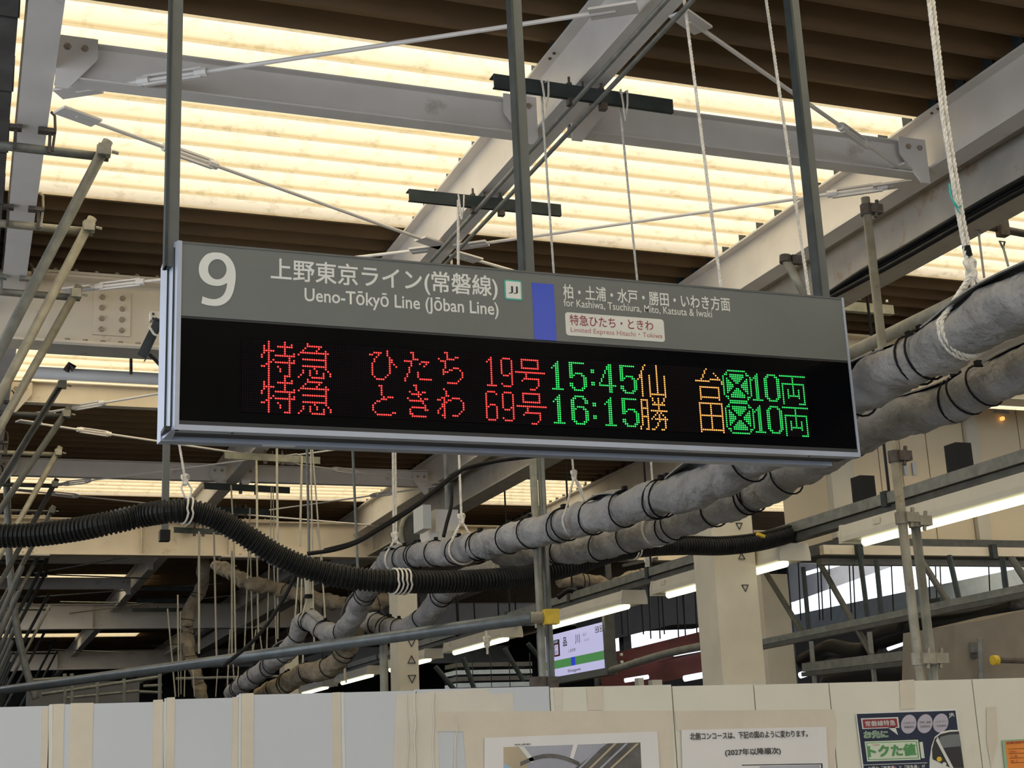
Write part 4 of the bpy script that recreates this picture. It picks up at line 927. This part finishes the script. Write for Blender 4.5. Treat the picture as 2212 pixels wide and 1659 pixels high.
# neighbouring canopy
nc = MB().prism([(aY(x,y,24).x, aY(x,y,24).z) for x, y in ((1300,1255),(1560,1215),(1560,1345),(1450,1350),(1320,1382),(1300,1382))], lambda a_, b_, d_: (a_, d_, b_), 24, 25.2).build('far_canopy', 'farwall', label='grey underside of the neighbouring canopy left of the pale column', cat='canopy')
for k in range(5): q = aY(1340+k*45,1300,23.9); MB().box(q-Vector((.01,.02,.6)), q+Vector((.01,.0,.5))).build('seam', 'ink', nc)
for xx in (1345, 1545): q = aY(xx,1300,24.6); MB().box((q.x-.08, 24.5, 0), (q.x+.08, 24.7, q.z)).build('post', 'galv_dark', nc)
nc = MB().prism([(aY(x,y,24).x, aY(x,y,24).z) for x, y in ((1690,1200),(1960,1196),(1960,1212),(1715,1300),(1690,1305))], lambda a_, b_, d_: (a_, d_, b_), 24, 25.2).build('far_canopy', 'farwall', label='grey neighbouring canopy edge above the bright opening', cat='canopy')
for (xa, ya, xb, yb, Y, lab) in ((1737,1240,1832,1213,20,'thin far strip lamp above the bright opening'),(1918,1402,1975,1382,14,'far white strip lamp left of the twin right posts'),(2094,1366,2168,1351,11,'thin strip lamp in front of the taupe partition'),(1520,1297,1552,1288,20,'tiny far strip lamp left of the pale column'),
    (56,1251,322,1246,24,'skylight gap seen as a thin bright line at lower left')):
    if Y == 24: continue
    MB().tube([aY(xa,ya,Y), aY(xb,yb,Y)], .0016*Y, 8).build('strip_lamp', mat('far_tube', (.85,.93,1), emit=2.2) if 'far_tube' not in MATS else 'far_tube', label=lab, cat='lamp')
# rails and braces at right
TX = 6.6
def tp(x, y): return aX(x, y, TX)
def rail(x0_, y0_, x1_, y1_, lab, h=.05, w=.05, mt='galv'):
    o_ = MB().obox(tp(x0_,y0_), tp(x1_,y1_), w, h).build('truss_rail', mt, label=lab, cat='rail')
    d_ = Vector((0, .02, -h*.5-.02)); MB().obox(tp(x0_,y0_)+d_, tp(x1_,y1_)+d_, w, .035).build('lower_lip', 'galv_dark', o_); return o_
rail(1645,1388,2225,1268,'grey truss rail below the bright opening at right')
rail(1738,1442,2110,1398,'lower brownish truss rail above the hoarding at right', .07)
for k, (xa, ya, xb, yb) in enumerate(((1655,1238,1737,1372),(1768,1212,1893,1432),(1988,1206,2052,1308),(2185,1206,2240,1290))):
    MB().tube([tp(xa,ya), tp(xb,yb)], .024, 8).build('brace_tube', 'galv_dark', label=['first','second','third','rightmost'][k]+' diagonal brace tube from the left across the bright opening', cat='pipe')
for k, (xa, ya, xb, yb) in enumerate(((1735,1225,1748,1368),(1858,1205,1876,1345),(1893,1210,1906,1345),(2050,1200,2075,1310),(2165,1205,2175,1290),(1878,1365,1890,1480),(1752,1385,1760,1480),(2117,1380,2120,1480))):
    MB().tube([tp(xa,ya), tp(xb,yb)], .020, 8).build('upright_tube', 'channel' if k < 5 else 'galv', label='%s slim upright tube from the left in the right hand truss' % ['first','second','third','fifth','sixth','fourth','lower first','lower rightmost'][k], cat='pipe')
for k, x in enumerate((1724,1765,1772,1790,1834,1842,1925,2005,2030,2020,2135,1460,1475,1500,1515,1535,1400,1420,1352)):
    y0_, y1_ = (1210, 1340) if x > 1700 else (1240, 1380)
    MB().tube([aY(x, y0_, 17), aY(x+6, y1_, 17)], .010, 5).build('thin_rod', 'cable', label='hair thin dark rod hanging in front of the bright opening', cat='rod', group='thin rods before the opening')
for k, (pts, r_, lab) in enumerate((([(1735,1430),(1775,1408),(1800,1400),(1840,1408),(1870,1405),(1900,1375),(1960,1358)], .09, 'black draped cable bundle below the truss rail, left'),
    ([(1790,1475),(1850,1458),(1900,1450),(1960,1452),(2010,1440),(2060,1448)], .11, 'black draped cable bundle just above the hoarding'), ([(1900,1385),(1950,1368),(2000,1352),(2060,1345),(2120,1335),(2200,1312)], .08, 'black draped cable bundle rising to the right'))):
    cable([aX(x, y, 8.2) for x, y in pts], r_, lab, 'cable', 'cable')
o = MB().prism([(aY(x,y,8.3).x, aY(x,y,8.3).z) for x, y in ((2060,1500),(2062,1350),(2120,1340),(2240,1312),(2240,1500))], lambda a_, b_, d_: (a_, d_, b_), 8.3, 8.9).build('partition', mat('taupe', (.20,.17,.13), .7, var=.08), label='taupe partition block at right edge above the hoarding', cat='partition')
a = aY(2152,1426,8.0); b = aY(2230,1428,8.0); o = MB().tube([a, b], .02, 10).build('bar', 'clamp', label='dark bar with yellow round cap in front of the taupe partition', cat='bar')
MB().tube([a-Vector((.03,0,0)), a+Vector((.01,0,0))], .033, 12).build('yellow_cap', 'yellow', o)
MB().box(aX(2003,1315,7.6), aX(2030,1290,7.6)+Vector((.1,0,0))).build('dark_fitting', 'channel', label='dark box fitting on the truss rail beside the twin posts', cat='box')
# low jumble behind the hoarding: far guard rails and shelves
o = empty('guard_rail', aY(250,1510,20), 'grey guard rail with posts low at left behind the hoarding', 'rail')
for (xa, ya, xb, yb, r_) in ((60,1470,360,1450,.022),(90,1500,345,1462,.025),(140,1508,300,1492,.02),(380,1466,640,1460,.02),(300,1494,350,1496,.02),(310,1482,350,1480,.02)):
    MB().tube([aY(xa,ya,20), aY(xb,yb,20)], r_, 8).build('rail_bar', 'galv', o)
for x in (155, 140, 210, 268, 345): MB().tube([aY(x,1455,20), aY(x,1530,20)], .026, 8).build('post', 'galv', o)
MB().box(aY(60,1475,21.5), aY(300,1540,21.5)+Vector((0,.3,0))).build('backing_panel', 'farwall', o)
o = empty('equipment_shelf', aY(1070,1480,19), 'dark shelves of equipment behind the lamps low in the middle', 'shelf')
for k, y in enumerate((1432,1448,1462,1476)):
    MB().box(aY(985,y,19), aY(1150,y+6,19)+Vector((0,.5,0))).build('shelf', 'farblue' if k % 2 else 'farwall', o)
for x in (985,1020,1060,1100,1145): MB().box(aY(x,1410,18.9), aY(x+3,1490,18.9)+Vector((0,.03,0))).build('upright', 'channel', o)
for (xa, ya, xb, yb) in ((1000,1420,1025,1490),(1090,1400,1130,1470),(940,1440,990,1500),(1140,1390,1165,1420)):
    MB().tube([aY(xa,ya,16), aY(xb,yb,16)], .03, 8).build('truss_diagonal', 'channel', label='dark diagonal truss member behind the lamps at picture x %d' % xa if False else {1000:'left',1090:'right',940:'leftmost short',1140:'topmost'}[xa]+' dark diagonal member behind the far lamps', cat='pipe')
MB().box((3.4, 34, 0), (15, 34.3, 3.0)).build('far_fence', 'channel', label='dark low structure closing the far end behind the columns', cat='fence')
for k, (x, y, w_) in enumerate(((1420,1478,26),(1385,1474,14),(1700,1470,8),(1805,1468,30),(1845,1466,18),(1890,1468,14))):
    q = aY(x, y, 15); s_ = w_*15/FPX/2
    MB().box(q-Vector((s_, 0, .05)), q+Vector((s_, .1, .05))).build('pale_block', 'white_print', label='small pale block just above the hoarding top, '+['under the red beam','left under the red beam','by the taupe column','left at right side','middle at right side','right at right side'][k], cat='block')

# ================================================ HOARDING WITH PAPERS
HY = 4.95
def hx(x, y=1560): return aY(x, y, HY).x
def hz(x, y): return aY(x, y, HY).z
hd = empty('site_hoarding', (2.2, HY, 0), 'white temporary site hoarding with taped joints and papers', 'hoarding')
pe = [(-140,107,1528),(108,356,1519),(357,512,1509),(513,722,1499),(723,900,1494),(901,1190,1486),(1191,1456,1482),(1457,1634,1480),(1635,1798,1477),(1799,2110,1471),(2111,2330,1464)]
for k, (xa, xb, yt) in enumerate(pe):
    z_ = hz((xa+xb)/2, yt)
    MB().box((hx(xa)+.0015, HY, 0), (hx(xb)-.0015, HY+.03, z_)).build('panel', 'hoard' if k < 6 else 'hoard_cream', hd)
def poly(pts, mt, name, d0, d1, par=hd, label=None):
    return MB().prism([(aY(x,y,HY).x, aY(x,y,HY).z) for x, y in pts], lambda a_, b_, d_: (a_, d_, b_), HY-d1, HY-d0).build(name, mt, par, label=label)
for xa, xb, yt, m_, sh in ((90,104,1527,'tape',-3),(106,114,1520,'hoard_cream',-2),(115,139,1519,'tape',-4),(152,202,1517,'tape',-5),(331,352,1510,'tape',-3),(355,359,1507,'white_print',-1),(360,378,1505,'tape',-3),(502,515,1504,'tape',-2),(516,521,1497,'white_print',-2),(522,548,1496,'tape',-1),(717,735,1494,'tape',2),(736,742,1494,'white_print',5)):
    poly([(xa,yt+2),(xb,yt+1),(xb+sh,1700),(xa+sh,1700)], m_, 'tape_strip', 0, .0015)
for k, (pts, m_) in enumerate((([(856,1500),(940,1494),(1052,1487),(1058,1500),(1108,1496),(1108,1537),(945,1540),(948,1700),(846,1700)], 'tape_pale'),
    ([(940,1537),(1452,1535),(1452,1545),(1456,1700),(1010,1700),(1000,1580),(945,1580)], 'tape'), ([(1195,1485),(1214,1485),(1214,1537),(1200,1537)], 'tape_pale'), ([(1266,1484),(1302,1482),(1302,1534),(1270,1534)], 'tape'),
    ([(1456,1536),(1800,1532),(1806,1560),(1800,1700),(1782,1700),(1778,1574),(1462,1578)], 'tape'), ([(1942,1470),(1974,1468),(1976,1530),(1944,1532)], 'tape'), ([(2130,1528),(2150,1526),(2154,1600),(2140,1659),(2130,1600)], 'tape'))):
    poly(pts, m_, 'tape_sheet', .0004*k+.0005, .0018+.0004*k)
for (x, y0_, y1_, w_) in ((897,1492,1700,5),(938,1495,1700,4),(880,1500,1700,3),(985,1545,1700,3)):   # creases standing proud
    P_ = [aY(x+random.uniform(-3,3), y0_+(y1_-y0_)*t_/6, HY-.004) for t_ in range(7)]
    MB().tube(smoothpath(P_, 4), w_*.0008, 6).build('crease', 'tape_pale', hd)
# papers taped on
def paper(name, pts, mt, lab, cat='poster'):
    P_ = [(aY(x,y,HY).x, aY(x,y,HY).z) for x, y in pts]
    return MB().prism(P_, lambda a_, b_, d_: (a_, d_, b_), HY-.008, HY-.006).build(name, mt, label=lab, cat=cat)
LV = [0]
def on(par, pts, mt, name, lv=1):
    P_ = [(aY(x,y,HY).x, aY(x,y,HY).z) for x, y in pts]; d = .008+lv*.0006
    return MB().prism(P_, lambda a_, b_, d_: (a_, d_, b_), HY-d, HY-d+.0006).build(name, mt, par)
def ht(par, s, xl, yl, xr, yr, hpx, mt, off=.01, lv=6):     # baseline from (xl,yl) to (xr,yr), height in px
    a_, b_ = aY(xl, yl, HY), aY(xr, yr, HY); w_ = b_.x-a_.x; h_ = aY(xl, yl-hpx, HY).z-a_.z
    text_on(s, (a_.x, HY-.008-lv*.0006, a_.z), (1,0,0), (0,0,1), w_, h_, mt, par, off, shear=(b_.z-a_.z)/w_)
pa = paper('picture_sheet', [(1045,1594),(1418,1580),(1426,1720),(1045,1720)], 'paper', 'white sheet with a picture of a station hall, partly torn at right')
on(pa, [(1086,1614),(1381,1604),(1386,1720),(1086,1720)], 'render_sky', 'picture', 1)
on(pa, [(1086,1614),(1122,1613),(1140,1640),(1125,1720),(1086,1720)], 'render_beige', 'picture_wall', 2)
on(pa, [(1086,1648),(1104,1659),(1112,1720),(1086,1720)], 'render_blue', 'picture_sky', 3)
on(pa, [(1310,1606),(1381,1604),(1386,1720),(1200,1720),(1240,1659)], 'render_dark', 'picture_hall', 2)
arc = [(1122+ (1250-1122)*t_/8, 1652-24*math.sin(math.pi*min(1, t_/8*.85+.08))) for t_ in range(9)]
on(pa, arc+[(x, y+9) for x, y in arc[::-1]], 'render_dark', 'picture_arch', 4)
on(pa, [(1118,1613),(1130,1613),(1152,1642),(1146,1648)], 'white_print', 'picture_beam', 4)
on(pa, [(1236,1608),(1246,1608),(1236,1640),(1228,1640)], 'paper', 'picture_beam', 4)
for q in range(4): on(pa, [(1300+q*24,1606),(1306+q*24,1606),(1232+q*22,1680),(1226+q*22,1680)], 'render_beige' if q % 2 else 'render_sky', 'picture_beam', 4+q)
ht(pa, '改札(新設)', 1109, 1611.5, 1144, 1610, 4.5, 'ink', .01)
pa = paper('notice_sheet', [(1470,1577),(1782,1570),(1790,1720),(1474,1720)], 'paper', 'white notice sheet with two lines of black text beside the tape frame')
ht(pa, '北側コンコースは、下記の図のように変わります。', 1488, 1599, 1742, 1592, 16, 'ink', .015)
ht(pa, '(2027年以降順次)', 1564, 1635, 1684, 1631, 17, 'ink', .015)
on(pa, [(1600,1652),(1773,1649),(1774,1651),(1600,1654)], 'ink', 'map_frame', 1); on(pa, [(1771,1650),(1774,1650),(1776,1720),(1773,1720)], 'ink', 'map_frame', 2)
on(pa, [(1640,1655),(1768,1652),(1769,1720),(1600,1720)], 'render_sky', 'map_area', 1)
pa = paper('train_poster', [(1846,1541),(2064,1531),(2088,1720),(1868,1720)], 'paper', 'dark blue express ticket poster with a train front and green lettering')
def q4(x0_, y0_, x1_, y1_): return [(x0_,y0_),(x1_,y0_-(x1_-x0_)*.035),(x1_+ (y1_-y0_)*.13,y1_-(x1_-x0_)*.035),(x0_+(y1_-y0_)*.13,y1_)]
on(pa, q4(1848,1542.5,2061,1720), 'navy', 'poster_field', 1)
on(pa, q4(1857,1552,1937,1575), 'white_print', 'speech_bubble', 2); on(pa, q4(1860,1554.5,1934,1573), 'maroon', 'bubble_field', 3)
on(pa, [(1915,1572),(1931,1570),(1937,1588)], 'white_print', 'bubble_tail', 2)
ht(pa, '常磐線特急', 1866, 1570, 1931, 1567, 12, 'white_print', .01)
for k, (x, y) in enumerate(((1960,1564.5),(1995,1563.5),(2029,1562))):
    on(pa, [(x+16.5*math.cos(a_)+math.sin(a_)*2, y-20.5*math.sin(a_)) for a_ in [2*math.pi*j/24 for j in range(24)]], 'lilac', 'round_badge', 2)
for x, y, l3 in ((1960,1564.5,('えきねっと','数量限定')),(1995,1563.5,('列車・席数','区間限定')),(2029,1562,('インターネット','予約限定'))):
    ht(pa, l3[0], x-12, y+0, x+13, y-1, 5, 'ink_grey', 0); ht(pa, l3[1], x-10, y+9, x+12, y+8, 5, 'ink_grey', 0)
ht(pa, 'JR', 2046, 1551, 2059, 1550, 10, 'white_print', .02)
ht(pa, 'お先に', 1863, 1596, 1916, 1594, 17, 'white_print', .06, 5); ht(pa, 'お先に', 1864, 1595.5, 1915, 1593.5, 15.5, 'poster_green', .012, 7)
on(pa, q4(1865,1602,1980,1645), 'poster_pale', 'logo_plate', 2); on(pa, q4(1868,1604.5,1977,1642), 'poster_green', 'logo_ring', 3); on(pa, q4(1869.5,1606,1975,1640.5), 'poster_pale', 'logo_field', 4)
on(pa, q4(1983,1603,1990,1638), 'poster_pale', 'logo_tab', 2)
ht(pa, 'トクた値', 1873, 1637, 1976, 1632, 27, 'poster_green', .035, 8)
ht(pa, '在来線限定', 1881, 1611, 1897, 1610.5, 3, 'maroon_soft', 0, 8)
on(pa, q4(1862,1652,2000,1653.2), 'white_print', 'rule_line', 2); ht(pa, 'お得な「乗車券」と「特急券」が', 1872, 1666, 1995, 1661, 10, 'white_print', .01)
on(pa, q4(1922,1655,1932,1666), 'maroon', 'red_block', 3)
# printed train front
on(pa, [(2004,1720),(2005,1640),(2009,1612),(2016,1592),(2030,1581),(2050,1577),(2068,1577),(2087,1720)], 'white_print', 'train_shell', 3)
on(pa, [(2011,1640),(2010,1618),(2016,1596),(2028,1586),(2048,1581),(2068,1580),(2079,1659),(2060,1659),(2050,1659)], 'ink', 'train_mask', 4)
on(pa, [(2022,1608),(2028,1592),(2048,1587),(2069,1586),(2073,1612),(2030,1616)], 'glass_grey', 'train_window', 5)
on(pa, [(2018,1600),(2022,1592),(2028,1606),(2056,1659),(2049,1659)], 'white_print', 'train_stripe', 6)
for x, y, r_ in ((2025,1640,5.5),(2036,1651,4.5)):
    on(pa, [(x+r_*math.cos(a_), y-r_*math.sin(a_)) for a_ in [2*math.pi*j/14 for j in range(14)]], 'yellow' if r_ > 5 else 'white_print', 'train_headlight', 7)
pa = paper('orange_notice', [(2162,1599),(2240,1595),(2245,1720),(2175,1720)], 'poster_orange_edge', 'orange notice with green border at lower right edge')
on(pa, [(2168,1602),(2240,1598),(2245,1720),(2181,1720)], 'orange', 'notice_field', 1)
ht(pa, '自衛消防作業', 2171, 1608, 2222, 1605, 6, 'maroon', .01)
for k in range(4): on(pa, [(2174+k*2,1618+k*10),(2236,1615+k*10),(2236,1616+k*10),(2174+k*2,1619+k*10)], 'maroon', 'rule_line', 1)
for k in range(3): ht(pa, ('工事件名','工 期','施 工')[k], 2176+k*2, 1627+k*10, 2192+k*2, 1626+k*10, 5, 'maroon', .0)

# dark jumble above the lamps between the twin posts and the big column
for k, (xa, ya, xb, yb, r_, lab) in enumerate(((1236,1238,1240,1300,.055,'left dark post above the third strip lamp'),(1312,1205,1318,1290,.05,'right dark post above the third strip lamp'),(1206,1308,1300,1292,.03,'dark level tube above the third strip lamp'),(1345,1222,1420,1206,.03,'dark tube below the corrugated hose'))):
    MB().obox(aY(xa,ya,14), aY(xb,yb,14), r_, r_).build('dark_strut', 'galv_dark', label=lab, cat='strut')
cable([aY(x, y, 13.5) for x, y in ((1205,1290),(1230,1275),(1262,1285),(1290,1270),(1330,1268),(1400,1262),(1450,1255))], .03, 'black cable tangle over the light rail right of the twin posts')
for k, (x, y, w_, h_) in enumerate(((1285,1285,30,22),(1420,1245,26,20),(1330,1300,34,14))):
    q = aY(x, y, 14.5); MB().box(q-Vector((w_*.0022, 0, h_*.0022)), q+Vector((w_*.0022, .3, h_*.0022))).build('cable_box', 'paint_warm' if k == 0 else 'galv_dark', label=('pale','dark square','dark flat')[k]+' cable box above the light rail', cat='box')
for k, (x, ya, yb) in enumerate(((905,1290,1335),(935,1293,1345),(985,1290,1350),(1023,1290,1345),(1075,1286,1350),(1112,1284,1345))):
    MB().tube([aY(x, ya, 22), aY(x+3, yb, 22)], .012, 5).build('thin_rod', 'cable', label='thin dark rod hanging in front of the far beige girder', cat='rod', group='thin rods before the far girder')

for k, (xa, ya, xb, yb, Y, w_, lab) in enumerate(((1455,1413,1562,1393,16.4,2.6,'added glow bar for a bright slit between the two red beams, right'),(1372,1428,1440,1414,16.6,2.2,'added glow bar for a bright slit between the two red beams, left'),(1478,1466,1562,1450,16.2,3.2,'added glow bar for a bright slit under the lower red beam'),
    (1350,1470,1400,1462,16.2,2.2,'short added glow bar for a bright slit low beside the station sign'),(1730,1424,1748,1418,13,2.6,'short added glow bar for a bright slit right of the taupe column, upper'),(1728,1459,1750,1452,13,3.4,'short added glow bar for a bright slit right of the taupe column, lower'))):
    MB().tube([aY(xa,ya,Y), aY(xb,yb,Y)], .0016*Y*w_/2.2, 8).build('strip_lamp', 'far_tube', label=lab, cat='lamp')  # glowing bars added for the bright slits of sky, not real lamps
